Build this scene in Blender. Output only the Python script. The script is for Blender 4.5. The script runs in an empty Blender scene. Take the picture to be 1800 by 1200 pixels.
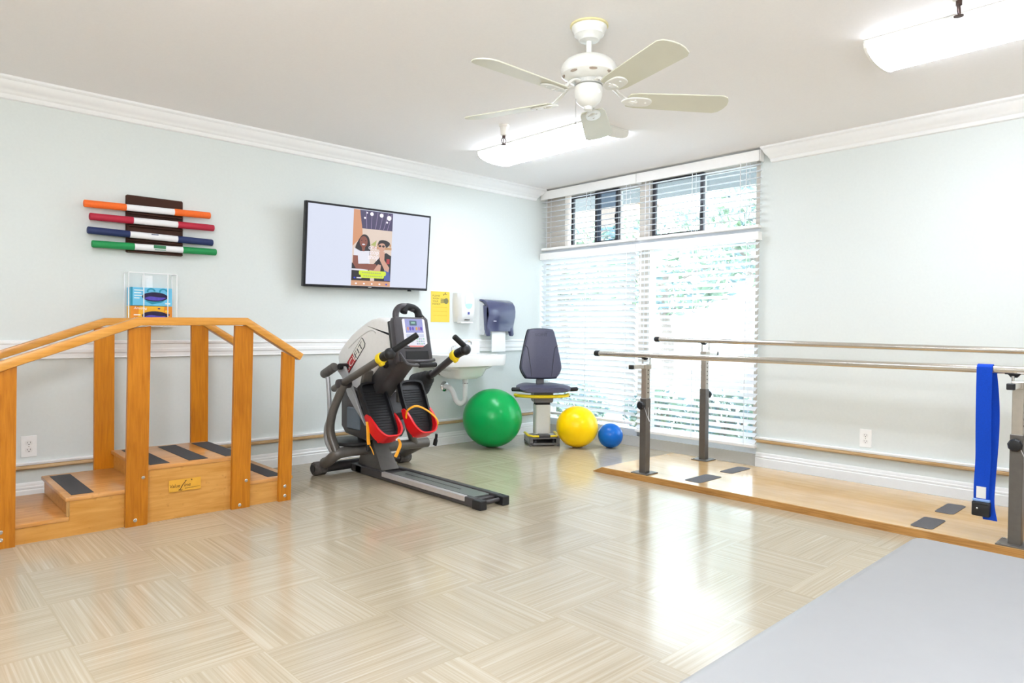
import bpy, bmesh, math, random
from mathutils import Vector, Matrix
random.seed(7)
PI = math.pi
V = Vector
COL = bpy.context.scene.collection
SC = bpy.context.scene

# ------------------------------------------------------------------ materials
def lin(c):
    if isinstance(c, str):
        c = c.lstrip('#'); c = [int(c[i:i+2], 16)/255 for i in (0, 2, 4)]
    return [x/12.92 if x <= .04045 else ((x+.055)/1.055)**2.4 for x in c] + [1.0]

MATS = {}
def new_mat(name):
    m = bpy.data.materials.new(name); m.use_nodes = True
    nt = m.node_tree
    b = nt.nodes['Principled BSDF']
    return m, nt, b

def plain(name, col, rough=.5, metal=0, spec=.5, var=.04, bump=0, nscale=40, coat=0, emit=None, estr=0, trans=0):
    """one colour with a slight procedural mottling"""
    if name in MATS: return MATS[name]
    m, nt, b = new_mat(name)
    b.inputs['Roughness'].default_value = rough
    b.inputs['Metallic'].default_value = metal
    b.inputs['Specular IOR Level'].default_value = spec
    b.inputs['Coat Weight'].default_value = coat
    c = lin(col)
    if var or bump:
        tc = nt.nodes.new('ShaderNodeTexCoord'); n = nt.nodes.new('ShaderNodeTexNoise')
        n.inputs['Scale'].default_value = nscale; n.inputs['Detail'].default_value = 3
        nt.links.new(tc.outputs['Object'], n.inputs['Vector'])
        r = nt.nodes.new('ShaderNodeValToRGB')
        r.color_ramp.elements[0].position = .3; r.color_ramp.elements[1].position = .7
        r.color_ramp.elements[0].color = [min(1, x*(1-var)) for x in c[:3]]+[1]
        r.color_ramp.elements[1].color = [min(1, x*(1+var)) for x in c[:3]]+[1]
        nt.links.new(n.outputs['Fac'], r.inputs['Fac'])
        nt.links.new(r.outputs['Color'], b.inputs['Base Color'])
        if bump:
            bp = nt.nodes.new('ShaderNodeBump'); bp.inputs['Strength'].default_value = bump
            bp.inputs['Distance'].default_value = .004
            nt.links.new(n.outputs['Fac'], bp.inputs['Height']); nt.links.new(bp.outputs['Normal'], b.inputs['Normal'])
    else:
        b.inputs['Base Color'].default_value = c
    if emit:
        b.inputs['Emission Color'].default_value = lin(emit); b.inputs['Emission Strength'].default_value = estr
    MATS[name] = m
    return m

def wood(name, c1, c2, axis='X', scale=6, rough=.35, coat=.2, stretch=14, marks=0):
    if name in MATS: return MATS[name]
    m, nt, b = new_mat(name)
    N = nt.nodes.new; L = nt.links.new
    tc = N('ShaderNodeTexCoord'); mp = N('ShaderNodeMapping')
    s = [stretch, stretch, stretch]; s['XYZ'.index(axis)] = 1.0
    mp.inputs['Scale'].default_value = s
    L(tc.outputs['Object'], mp.inputs['Vector'])
    n = N('ShaderNodeTexNoise'); n.inputs['Scale'].default_value = scale; n.inputs['Detail'].default_value = 5
    n.inputs['Distortion'].default_value = .6
    L(mp.outputs['Vector'], n.inputs['Vector'])
    n2 = N('ShaderNodeTexNoise'); n2.inputs['Scale'].default_value = 2.5; L(tc.outputs['Object'], n2.inputs['Vector'])
    mx = N('ShaderNodeMath'); mx.operation = 'MULTIPLY_ADD'; mx.inputs[1].default_value = .6
    L(n.outputs['Fac'], mx.inputs[0])
    m2 = N('ShaderNodeMath'); m2.operation = 'MULTIPLY'; m2.inputs[1].default_value = .4
    L(n2.outputs['Fac'], m2.inputs[0]); L(m2.outputs[0], mx.inputs[2])
    r = N('ShaderNodeValToRGB')
    r.color_ramp.elements[0].position = .36; r.color_ramp.elements[1].position = .62
    r.color_ramp.elements[0].color = lin(c2); r.color_ramp.elements[1].color = lin(c1)
    L(mx.outputs[0], r.inputs['Fac'])
    out = r.outputs['Color']
    if marks:
        n3 = N('ShaderNodeTexNoise'); n3.inputs['Scale'].default_value = 28; n3.inputs['Detail'].default_value = 6
        L(tc.outputs['Object'], n3.inputs['Vector'])
        r3 = N('ShaderNodeValToRGB'); r3.color_ramp.elements[0].position = .62; r3.color_ramp.elements[1].position = .75
        r3.color_ramp.elements[0].color = (0, 0, 0, 1); r3.color_ramp.elements[1].color = (marks, marks, marks, 1)
        L(n3.outputs['Fac'], r3.inputs['Fac'])
        mixn = N('ShaderNodeMix'); mixn.data_type = 'RGBA'
        L(r3.outputs['Color'], mixn.inputs['Factor']); L(out, mixn.inputs['A'])
        mixn.inputs['B'].default_value = lin('#8a5a26'); out = mixn.outputs['Result']
    L(out, b.inputs['Base Color'])
    b.inputs['Roughness'].default_value = rough; b.inputs['Coat Weight'].default_value = coat
    b.inputs['Coat Roughness'].default_value = .12; b.inputs['Specular IOR Level'].default_value = .3
    MATS[name] = m
    return m

def emis(name, col, s=1.0):
    if name in MATS: return MATS[name]
    m, nt, b = new_mat(name)
    b.inputs['Base Color'].default_value = (.02, .02, .02, 1); b.inputs['Roughness'].default_value = .25
    b.inputs['Emission Color'].default_value = lin(col); b.inputs['Emission Strength'].default_value = s
    MATS[name] = m
    return m

def thin_glass(name, tint='#eef6f8', gloss=.06):
    if name in MATS: return MATS[name]
    m, nt, b = new_mat(name)
    t = nt.nodes.new('ShaderNodeBsdfTransparent'); t.inputs['Color'].default_value = lin(tint)
    g = nt.nodes.new('ShaderNodeBsdfGlossy'); g.inputs['Roughness'].default_value = .02
    mx = nt.nodes.new('ShaderNodeMixShader'); mx.inputs[0].default_value = gloss
    nt.links.new(t.outputs[0], mx.inputs[1]); nt.links.new(g.outputs[0], mx.inputs[2])
    nt.links.new(mx.outputs[0], nt.nodes['Material Output'].inputs['Surface'])
    MATS[name] = m
    return m

def translucent(name, col, amt=.35, rough=.5):
    if name in MATS: return MATS[name]
    m, nt, b = new_mat(name)
    b.inputs['Base Color'].default_value = lin(col); b.inputs['Roughness'].default_value = rough
    t = nt.nodes.new('ShaderNodeBsdfTranslucent'); t.inputs['Color'].default_value = lin(col)
    mx = nt.nodes.new('ShaderNodeMixShader'); mx.inputs[0].default_value = amt
    nt.links.new(b.outputs[0], mx.inputs[1]); nt.links.new(t.outputs[0], mx.inputs[2])
    nt.links.new(mx.outputs[0], nt.nodes['Material Output'].inputs['Surface'])
    MATS[name] = m
    return m

def floor_material():
    m, nt, b = new_mat('striated_vinyl_tile')
    N = nt.nodes.new; L = nt.links.new
    def math_(op, a, bb=None, c=None):
        n = N('ShaderNodeMath'); n.operation = op
        for i, v in enumerate((a, bb, c)):
            if v is None: continue
            if isinstance(v, (int, float)): n.inputs[i].default_value = v
            else: L(v, n.inputs[i])
        return n.outputs[0]
    tc = N('ShaderNodeTexCoord'); sep = N('ShaderNodeSeparateXYZ'); L(tc.outputs['Object'], sep.inputs[0])
    T = .427
    u = math_('DIVIDE', math_('ADD', sep.outputs['X'], 3.957), T)
    v = math_('DIVIDE', math_('ADD', sep.outputs['Y'], 2.235), T)
    fu = math_('FLOOR', u); fv = math_('FLOOR', v)
    par = math_('PINGPONG', math_('ADD', fu, fv), 1.0)          # 1 for odd tiles
    ru = math_('SUBTRACT', u, fu); rv = math_('SUBTRACT', v, fv)
    # per tile random
    cmb = N('ShaderNodeCombineXYZ'); L(fu, cmb.inputs[0]); L(fv, cmb.inputs[1])
    wn = N('ShaderNodeTexWhiteNoise'); wn.noise_dimensions = '2D'; L(cmb.outputs[0], wn.inputs['Vector'])
    def streak(fine, along, seed):
        c = N('ShaderNodeCombineXYZ')
        # odd: streaks run along y, so vary over x
        a = N('ShaderNodeMix'); L(par, a.inputs['Factor']); L(sep.outputs['Y'], a.inputs['A']); L(sep.outputs['X'], a.inputs['B'])
        d = N('ShaderNodeMix'); L(par, d.inputs['Factor']); L(sep.outputs['X'], d.inputs['A']); L(sep.outputs['Y'], d.inputs['B'])
        L(math_('MULTIPLY', a.outputs['Result'], fine), c.inputs[0]); L(math_('MULTIPLY', d.outputs['Result'], along), c.inputs[1])
        L(math_('MULTIPLY_ADD', wn.outputs['Value'], 30.0, seed), c.inputs[2])
        n = N('ShaderNodeTexNoise'); n.inputs['Scale'].default_value = 1.0; n.inputs['Detail'].default_value = 2.5
        L(c.outputs[0], n.inputs['Vector'])
        return n.outputs['Fac']
    s1 = streak(150, 1.8, 0.0); s2 = streak(70, 1.0, 5.0)
    f = math_('ADD', math_('MULTIPLY', s1, .7), math_('MULTIPLY', s2, .3))
    r = N('ShaderNodeValToRGB')
    e = r.color_ramp.elements
    e[0].position = .34; e[0].color = lin('#a3967e')
    e[1].position = .68; e[1].color = lin('#bdb29e')
    k = e.new(.5); k.color = lin('#afa28b')
    L(f, r.inputs['Fac'])
    # tile tone
    hs = N('ShaderNodeHueSaturation'); L(r.outputs['Color'], hs.inputs['Color'])
    L(math_('MULTIPLY_ADD', wn.outputs['Value'], .09, .955), hs.inputs['Value'])
    # seams
    def edge(x): return math_('MINIMUM', x, math_('SUBTRACT', 1.0, x))
    ed = math_('MINIMUM', edge(ru), edge(rv))
    sm = math_('LESS_THAN', ed, .0035)
    mix = N('ShaderNodeMix'); mix.data_type = 'RGBA'
    L(math_('MULTIPLY', sm, .25), mix.inputs['Factor']); L(hs.outputs['Color'], mix.inputs['A']); mix.inputs['B'].default_value = lin('#9c8c68')
    L(mix.outputs['Result'], b.inputs['Base Color'])
    big = N('ShaderNodeTexNoise'); big.inputs['Scale'].default_value = 2.2; big.inputs['Detail'].default_value = 4
    L(tc.outputs['Object'], big.inputs['Vector'])
    L(math_('MULTIPLY_ADD', big.outputs['Fac'], .16, .09), b.inputs['Roughness'])
    b.inputs['Specular IOR Level'].default_value = .68
    bp = N('ShaderNodeBump'); bp.inputs['Strength'].default_value = .06; bp.inputs['Distance'].default_value = .002
    L(math_('ADD', f, math_('MULTIPLY', big.outputs['Fac'], 1.2)), bp.inputs['Height']); L(bp.outputs['Normal'], b.inputs['Normal'])
    return m

# ------------------------------------------------------------------ mesh builder
_TEXT = {}
def text_geo(s, font_shear=0.0):
    key = (s, font_shear)
    if key in _TEXT: return _TEXT[key]
    cu = bpy.data.curves.new('lettering', 'FONT'); cu.body = s; cu.size = 1; cu.resolution_u = 3; cu.shear = font_shear
    o = bpy.data.objects.new('lettering', cu); COL.objects.link(o)
    dg = bpy.context.evaluated_depsgraph_get(); dg.update()
    ev = o.evaluated_get(dg); me = ev.to_mesh()
    vs = [v.co.copy() for v in me.vertices]; fs = [list(p.vertices) for p in me.polygons]
    ev.to_mesh_clear(); bpy.data.objects.remove(o); bpy.data.curves.remove(cu)
    _TEXT[key] = (vs, fs)
    return vs, fs

def frame(ex, ey):
    ex = V(ex).normalized(); ey = V(ey).normalized(); return ex, ey, ex.cross(ey).normalized()

def rot_between(d, up=(0, 0, 1)):
    """columns: x=side, y=along d, z=up-ish"""
    d = V(d).normalized(); up = V(up)
    if abs(d.dot(up.normalized())) > .98: up = V((0, 1, 0)) if abs(d.y) < .9 else V((1, 0, 0))
    x = d.cross(up).normalized(); z = x.cross(d).normalized()
    return Matrix((x, d, z)).transposed()

class MB:
    def __init__(s): s.v = []; s.f = []; s.m = []
    def raw(s, vs, fs, mi=0, mat=None):
        o = len(s.v)
        s.v += [(mat @ V(v)) if mat is not None else V(v) for v in vs]
        s.f += [[i+o for i in f] for f in fs]; s.m += [mi]*len(fs)
        return s
    def from_bm(s, bm, mi=0, mat=None):
        bm.verts.index_update()
        s.raw([v.co.copy() for v in bm.verts], [[v.index for v in f.verts] for f in bm.faces], mi, mat); bm.free(); return s
    def box(s, c, d, R=None, bev=0, seg=1, mi=0):
        bm = bmesh.new(); bmesh.ops.create_cube(bm, size=1)
        bmesh.ops.scale(bm, vec=d, verts=bm.verts)
        if bev: bmesh.ops.bevel(bm, geom=list(bm.edges), offset=min(bev, min(d)*.49), segments=seg, affect='EDGES', profile=.5)
        M = Matrix.Translation(V(c))
        if R is not None: M = M @ R.to_4x4()
        return s.from_bm(bm, mi, M)
    def bb(s, a, b, bev=0, seg=1, mi=0):
        """box from two corners"""
        a = V(a); b = V(b)
        return s.box((a+b)/2, [abs(x) for x in (b-a)], None, bev, seg, mi)
    def beam(s, a, b, w, h, up=(0, 0, 1), bev=0, mi=0, ext=0):
        a = V(a); b = V(b); R = rot_between(b-a, up)
        return s.box((a+b)/2, (w, (b-a).length+2*ext, h), R, bev, 1, mi)
    def tube(s, pts, r, n=12, mi=0, caps=True, closed=False, flat=None, up=None):
        pts = [V(p) for p in pts]; k = len(pts)
        rs = r if isinstance(r, (list, tuple)) else [r]*k
        vs = []; fs = []
        X = None
        for i, p in enumerate(pts):
            if closed: t = pts[(i+1) % k]-pts[i-1]
            else: t = pts[min(i+1, k-1)]-pts[max(i-1, 0)]
            t.normalize()
            if X is None:
                u = V(up) if up else V((0, 0, 1))
                if abs(t.dot(u)) > .95: u = V((1, 0, 0))
                X = (u - t*u.dot(t)).normalized()
            else:
                X = (X - t*X.dot(t)).normalized()
            Y = t.cross(X)
            for j in range(n):
                a = 2*PI*j/n
                fa = flat if flat else 1.0
                vs.append(p + X*math.cos(a)*rs[i]*fa + Y*math.sin(a)*rs[i])
        segs = k if closed else k-1
        for i in range(segs):
            for j in range(n):
                a = i*n+j; b = i*n+(j+1) % n; c = ((i+1) % k)*n+(j+1) % n; d = ((i+1) % k)*n+j
                fs.append([a, b, c, d])
        if caps and not closed:
            fs.append(list(range(n))[::-1]); fs.append([(k-1)*n+j for j in range(n)])
        return s.raw(vs, fs, mi)
    def cyl(s, a, b, r, r2=None, n=20, mi=0):
        return s.tube([a, b], [r, r if r2 is None else r2], n, mi)
    def rcyl(s, a, b, r, n=20, mi=0, e=.3):
        """cylinder with rounded ends"""
        a = V(a); b = V(b); d = (b-a); L = d.length; d = d/L; q = min(r*e, L*.4)
        return s.tube([a, a+d*q*.3, a+d*q, b-d*q, b-d*q*.3, b], [r*(1-e*.9), r*(1-e*.3), r, r, r*(1-e*.3), r*(1-e*.9)], n, mi)
    def lathe(s, prof, o=(0, 0, 0), R=None, n=32, mi=0):
        """prof: (radius, height) list, axis z of R"""
        vs = []; fs = []; k = len(prof)
        for r, z in prof:
            for j in range(n):
                a = 2*PI*j/n; vs.append(V((r*math.cos(a), r*math.sin(a), z)))
        for i in range(k-1):
            for j in range(n):
                fs.append([i*n+j, i*n+(j+1) % n, (i+1)*n+(j+1) % n, (i+1)*n+j])
        fs.append(list(range(n))[::-1]); fs.append([(k-1)*n+j for j in range(n)])
        M = Matrix.Translation(V(o))
        if R is not None: M = M @ R.to_4x4()
        return s.raw(vs, fs, mi, M)
    def sphere(s, c, r, n=48, m=28, sc=(1, 1, 1), mi=0):
        bm = bmesh.new(); bmesh.ops.create_uvsphere(bm, u_segments=n, v_segments=m, radius=r)
        bmesh.ops.scale(bm, vec=sc, verts=bm.verts)
        return s.from_bm(bm, mi, Matrix.Translation(V(c)))
    def prism(s, poly, O, ex, ey, depth, bev=0, seg=2, mi=0, side_bev=False):
        ex, ey, ez = frame(ex, ey)
        bm = bmesh.new()
        vs = [bm.verts.new(V((x, y, 0))) for x, y in poly]
        f = bm.faces.new(vs)
        r = bmesh.ops.extrude_face_region(bm, geom=[f])
        nv = [g for g in r['geom'] if isinstance(g, bmesh.types.BMVert)]
        bmesh.ops.translate(bm, vec=(0, 0, depth), verts=nv)
        bmesh.ops.recalc_face_normals(bm, faces=bm.faces)
        if bev:
            ed = [e for e in bm.edges if side_bev or any(abs(fc.normal.z) > .99 for fc in e.link_faces)]
            bmesh.ops.bevel(bm, geom=ed, offset=bev, segments=seg, affect='EDGES', profile=.5)
        M = Matrix.Translation(V(O)) @ Matrix((ex, ey, ez)).transposed().to_4x4()
        return s.from_bm(bm, mi, M)
    def flat(s, poly, O, ex, ey, mi=0, lift=0):
        ex, ey, ez = frame(ex, ey); O = V(O)+ez*lift
        return s.raw([O+ex*x+ey*y for x, y in poly], [list(range(len(poly)))], mi)
    def text(s, t, O, ex, ey, size, mi=0, lift=.0006, width=None, center=False, shear=0):
        vs, fs = text_geo(t, shear)
        ex, ey, ez = frame(ex, ey); O = V(O)+ez*lift
        x0 = min(v.x for v in vs); x1 = max(v.x for v in vs)
        sx = width/(x1-x0) if width else size
        off = -(x0+x1)/2 if center else -x0
        return s.raw([O+ex*((v.x+off)*sx)+ey*(v.y*size) for v in vs], fs, mi)
    def loft(s, loops, mi=0, caps=True):
        n = len(loops[0]); vs = [V(p) for l in loops for p in l]; fs = []
        for i in range(len(loops)-1):
            for j in range(n):
                fs.append([i*n+j, i*n+(j+1) % n, (i+1)*n+(j+1) % n, (i+1)*n+j])
        if caps: fs.append(list(range(n))[::-1]); fs.append([(len(loops)-1)*n+j for j in range(n)])
        return s.raw(vs, fs, mi)

def rrect(w, h, r, n=5, cx=0, cy=0):
    out = []
    for (sx, sy, a0) in ((1, -1, -90), (1, 1, 0), (-1, 1, 90), (-1, -1, 180)):
        for i in range(n+1):
            a = math.radians(a0+90*i/n)
            out.append((cx+sx*(w/2-r)+r*math.cos(a), cy+sy*(h/2-r)+r*math.sin(a)))
    return out
def ellipse(w, h, cx=0, cy=0, n=24, a0=0, a1=360):
    k = n if a1-a0 >= 360 else n+1
    return [(cx+w/2*math.cos(math.radians(a0+(a1-a0)*i/n)), cy+h/2*math.sin(math.radians(a0+(a1-a0)*i/n))) for i in range(k)]
def spline(pts, n=6, closed=False):
    P = [V(p) if len(p) == 3 else V((p[0], p[1], 0)) for p in pts]; k = len(P); out = []
    rng = range(k) if closed else range(k-1)
    for i in rng:
        if closed: a, b, c, d = P[i-1], P[i], P[(i+1) % k], P[(i+2) % k]
        else: a, b, c, d = P[max(i-1, 0)], P[i], P[i+1], P[min(i+2, k-1)]
        for j in range(n):
            t = j/n
            out.append(.5*((2*b)+(c-a)*t+(2*a-5*b+4*c-d)*t*t+(3*b-a-3*c+d)*t**3))
    if not closed: out.append(P[-1].copy())
    return out
def sp2(pts, n=6): return [(p.x, p.y) for p in spline(pts, n, True)]

ORG = {}
def obj(name, mb, mats, parent=None, smooth=35, label=None):
    """link the builder as ONE mesh object; mesh given in world axes (or in the thing's own axes when it is rotated)"""
    if not isinstance(mats, (list, tuple)): mats = [mats]
    me = bpy.data.meshes.new(name)
    off = ORG.get(parent.name, V((0, 0, 0))) if parent else V((0, 0, 0))
    me.from_pydata([tuple(v-off) for v in mb.v], [], mb.f)
    for m in mats: me.materials.append(m)
    me.polygons.foreach_set('material_index', mb.m)
    bm = bmesh.new(); bm.from_mesh(me)
    bmesh.ops.recalc_face_normals(bm, faces=bm.faces); bm.to_mesh(me); bm.free()
    if smooth:
        me.polygons.foreach_set('use_smooth', [True]*len(me.polygons))
        me.set_sharp_from_angle(angle=math.radians(smooth))
    me.update()
    o = bpy.data.objects.new(name, me); COL.objects.link(o)
    if parent: o.parent = parent; ORG[o.name] = off
    else: ORG[o.name] = V((0, 0, 0))
    if label: o['label'] = label
    return o
def thing(name, label, cat, loc, rotz=None, group=None):
    o = bpy.data.objects.new(name, None); o.empty_display_size = .1; COL.objects.link(o)
    o.location = loc; o['label'] = label; o['category'] = cat
    if group: o['group'] = group
    if rotz is None: ORG[o.name] = V(loc)
    else: o.rotation_euler = (0, 0, rotz); ORG[o.name] = V((0, 0, 0))
    return o
def tag(o, label, cat, group=None):
    """thing of one mesh: move its origin into its middle"""
    o['label'] = label; o['category'] = cat
    if group: o['group'] = group
    me = o.data; n = len(me.vertices); c = V((0, 0, 0))
    xs = [v.co for v in me.vertices]
    c = V([(min(p[i] for p in xs)+max(p[i] for p in xs))/2 for i in range(3)])
    me.transform(Matrix.Translation(-c)); o.location = o.location+c; ORG[o.name] = c
    return o
def struct(name, mb, mats, parent=None, smooth=30):
    o = obj(name, mb, mats, parent, smooth)
    if not parent: o['kind'] = 'structure'
    return o
def dup(root, loc, label=None, group=None):
    r = root.copy(); COL.objects.link(r); r.location = loc
    if label: r['label'] = label
    if group: r['group'] = group
    for ch in list(root.children):
        c = ch.copy(); COL.objects.link(c); c.parent = r
        for g in list(ch.children):
            d = g.copy(); COL.objects.link(d); d.parent = c
    return r

# common materials
WHITE = plain('white_gloss_paint', '#f3f3f1', .35, var=.01)
TRIM = plain('white_trim_paint', '#f1f1f0', .3, var=.01)
WALLP = plain('pale_sage_wall_paint', '#d9dedb', .6, var=.012, bump=.05, nscale=60)
CEILP = plain('warm_white_ceiling_paint', '#f4f1f0', .7, var=.01, bump=.08, nscale=90)
BLACKP = plain('black_plastic', '#17171a', .45, var=.08)
BLACKR = plain('black_rubber', '#121214', .7, var=.1, bump=.1, nscale=120)
CHARC = plain('charcoal_metal', '#4a4849', .42, .3, var=.05)
CHROME = plain('chrome', '#d8d8da', .12, 1, var=.02)
STEEL = plain('brushed_steel', '#c9c7c2', .25, .9, var=.03)

# ================================================================== SETTING
CH = 2.36                 # ceiling
X0, Y0 = -7.2, -7.2       # far ends of the room behind the camera
WY0, WY1 = 0.0, -2.235    # window opening along the right wall
WZ0, WZ1 = .085, 2.335

struct('floor', MB().bb((X0, Y0, -.1), (.14, .12, 0)), floor_material())
struct('ceiling', MB().bb((X0, Y0, CH), (.14, .12, CH+.1)), CEILP)
struct('wall_left', MB().bb((X0, 0, 0), (.14, .12, CH)), WALLP)
w = MB()
w.bb((0, Y0, 0), (.14, WY1, CH)); w.bb((0, WY1, WZ1), (.14, WY0, CH))
struct('wall_right', w, WALLP)
struct('wall_back', MB().bb((X0, Y0-.12, 0), (.14, Y0, CH)), WALLP)
struct('wall_front', MB().bb((X0-.12, Y0, 0), (X0, .12, CH)), WALLP)

# crown moulding: profile as (distance from wall, depth below ceiling)
crown = [(0, 0), (.092, 0), (.092, .012), (.084, .02), (.078, .022), (.07, .04), (.052, .058), (.04, .066),
         (.036, .074), (.03, .08), (.022, .086), (.02, .098), (.014, .108), (0, .112)]
def run(prof, a, b, wall, e0=0, e1=0, z0=CH):
    """moulding along one wall from a to b; e0/e1 skew the ends by distance from the wall (mitres)"""
    l0 = []; l1 = []
    for d, h in prof:
        if wall == 'left':
            l0.append((a+e0*d, -d, z0-h)); l1.append((b+e1*d, -d, z0-h))
        else:
            l0.append((-d, a+e0*d, z0-h)); l1.append((-d, b+e1*d, z0-h))
    return MB().loft([l0, l1])
struct('trim_1', run(crown, X0, -.15, 'left', 0, .9), TRIM)            # crown, left wall
struct('trim_2', run(crown, Y0, -2.33, 'right', 0, .6), TRIM)          # crown, right wall
rail = [(0, 0), (.012, 0), (.02, .005), (.02, .018), (.013, .026), (.013, .05), (.018, .056), (.018, .072), (.013, .08), (.013, .1), (.018, .106), (0, .108)]
struct('trim_3', run(rail, X0, -.002, 'left', 0, 0, .913), TRIM)       # chair rail
bumpw = [(0, 0), (.026, 0), (.03, .004), (.028, .016), (0, .018)]
bumpb = [(0, .018), (.024, .018), (.03, .024), (.03, .034), (.022, .042), (0, .044)]
OAK = wood('natural_oak_trim', '#d2b48a', '#b08d5c', 'X', 5, .45, .1)
OAKY = wood('natural_oak_trim_side', '#d2b48a', '#b08d5c', 'Y', 5, .45, .1)
struct('trim_4', run(bumpw, X0, -.002, 'left', 0, 0, .222), TRIM)
struct('trim_5', run(bumpb, X0, -.002, 'left', 0, 0, .222), OAK)
struct('trim_6', run(bumpw, Y0, -2.24, 'right', 0, 0, .222), TRIM)
struct('trim_7', run(bumpb, Y0, -2.24, 'right', 0, 0, .222), OAKY)
basep = [(0, 0), (.006, 0), (.01, .008), (.01, .02), (.015, .026), (.015, .034), (.012, .038), (.018, .044), (.018, .104), (0, .104)]
struct('baseboard_left', run(basep, X0, -.002, 'left', 0, 0, .104), TRIM)
struct('baseboard_right', run(basep, Y0, -2.237, 'right', 0, 0, .104), TRIM)

# ---------------------------------------------------------------- window
FR = plain('taupe_window_frame', '#cfc6bb', .45, var=.03)
FRW = plain('white_window_frame', '#dfe3e8', .4, var=.02)
PLI = plain('grey_painted_plinth', '#c9c7c1', .5, var=.02)
DK = plain('dark_bronze_sash', '#3c3b40', .4, .3, var=.04)
PALE = plain('pale_sash', '#d7d5d2', .4, var=.03)
wf = MB()
wf.bb((.0, WY1, 0), (.14, WY0, WZ0), mi=2)                                   # plinth under the window
wf.bb((.03, -.06, WZ0), (.13, WY0, WZ1)); wf.bb((.03, WY1, WZ0), (.13, WY1+.045, WZ1))
wf.bb((.03, WY1, WZ1-.05), (.13, WY0, WZ1))
wf.bb((.02, -1.235, WZ0), (.12, -1.125, WZ1))                                # centre mullion
wf.bb((.004, WY1, 1.70), (.13, WY0, 1.795), mi=1)                            # transom beam
wf.bb((.02, WY1, WZ0), (.13, WY0, WZ0+.06), mi=1)
win = struct('window_1', wf, [FR, FRW, PLI])
def ring(y0, y1, z0, z1, t, x0, x1, mb=None, mi=0):
    mb = mb or MB()
    mb.bb((x0, y0, z0), (x1, y0-t, z1), mi=mi); mb.bb((x0, y1+t, z0), (x1, y1, z1), mi=mi)
    mb.bb((x0, y0-t, z0), (x1, y1+t, z0+t), mi=mi); mb.bb((x0, y0-t, z1-t), (x1, y1+t, z1), mi=mi)
    return mb
GLASS = thin_glass('window_glass')
GLASS2 = thin_glass('tinted_screen_glass', '#b9c6d2', .05)
zs0, zs1 = 1.795, WZ1-.05
obj('sash', ring(-.28, -.63, zs0, zs1, .028, .075, .1), DK, win)
obj('sash', ring(-.60, -.87, zs0, zs1, .03, .045, .07), DK, win)
obj('sash', ring(-.85, -1.12, zs0, zs1, .03, .075, .1), PALE, win)
obj('sash', ring(-1.24, -1.73, zs0, zs1, .03, .045, .07), DK, win)
obj('sash', ring(-1.70, -2.19, zs0, zs1, .026, .075, .1), PALE, win)
obj('post', MB().bb((.03, -.24, zs0), (.1, -.06, zs1)), FR, win)
for (a, b, x, g) in ((-.30, -.61, .087, GLASS), (-.63, -.85, .057, GLASS2), (-.88, -1.1, .087, GLASS), (-1.27, -1.70, .057, GLASS), (-1.72, -2.17, .087, GLASS)):
    obj('pane', MB().bb((x, a, zs0+.02), (x+.004, b, zs1-.02)), g, win, 0)
obj('pane', MB().bb((.08, -.06, WZ0+.05), (.085, -1.13, 1.71)), GLASS, win, 0)
obj('pane', MB().bb((.08, -1.23, WZ0+.05), (.085, WY1+.04, 1.71)), GLASS, win, 0)
obj('latch', MB().bb((.035, -.855, 1.99), (.05, -.835, 2.05), .004), BLACKP, win)
obj('latch', MB().bb((.035, -1.72, 1.9), (.05, -1.70, 1.97), .004), BLACKP, win)
obj('latch', MB().bb((.035, -.865, 1.815), (.05, -.845, 1.84), .003), BLACKP, win)

# ================================================================== BLINDS
SLAT = translucent('white_blind_slat', '#f4f5f7', .3)
VALM = plain('white_blind_rail', '#f3f1ee', .4, var=.01)
CORD = plain('white_cord', '#e8e8ea', .7, var=.02)
def blind(label, y0, y1, z_head0, z_head1, z_bot, tilt, cords, bow=0, valx=-.078):
    t = thing('window_blind', label, 'window blind', (-.045, (y0+y1)/2, z_bot), None, 'white slatted blinds over the window')
    h = MB(); h.bb((valx, y1, z_head0), (valx+.012, y0, z_head1), .003); h.bb((valx+.012, y1, z_head0+.015), (-.016, y0, z_head1-.012))
    h.bb((valx, y1-.002, z_head0), (-.014, y1+.01, z_head1), .002); h.bb((valx, y0-.01, z_head0), (-.014, y0+.002, z_head1), .002)
    obj('headrail', h, VALM, t)
    s = MB(); z = z_head0-.02; pitch = .0493
    W = .049; ca, sa = math.cos(tilt), math.sin(tilt)
    n = int((z-z_bot-.03)/pitch)
    for i in range(n+1):
        zz = z-i*pitch
        R = Matrix.Rotation(-tilt, 3, 'Y')
        # slightly crowned slat: three facets
        prof = [(-W/2, -.001), (-W/6, .0012), (W/6, .0012), (W/2, -.001), (W/2, .0012), (W/6, .0036), (-W/6, .0036), (-W/2, .0012)]
        l0 = []; l1 = []
        jit = random.uniform(-.0015, .0015)
        for a, b in prof:
            p = R @ V((a, 0, b))
            l0.append((-.045+p.x, y0-.008, zz+p.z+jit)); l1.append((-.045+p.x, y1+.008, zz+p.z-jit))
        s.loft([l0, l1])
    obj('slats', s, SLAT, t)
    zb = z_bot
    obj('bottom_rail', MB().bb((-.07, y1+.008, zb-.012), (-.02, y0-.008, zb+.012), .004), VALM, t)
    for c in cords:
        m = MB()
        for x in (-.0735, -.0165):
            m.bb((x-.0006, c-.0025, zb), (x+.0006, c+.0025, z_head0+.01))
        obj('ladder_cord', m, CORD, t)
    return t
b1 = blind('upper left white slatted blind, slats open, nearest the room corner', -.012, -1.148, 2.262, 2.343, 1.785, math.radians(4), (-.1, -.6, -1.05))
b2 = blind('upper right white slatted blind, slats open, with tilt wand', -1.156, -2.268, 2.262, 2.343, 1.785, math.radians(4), (-1.25, -1.7, -2.16))
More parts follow.
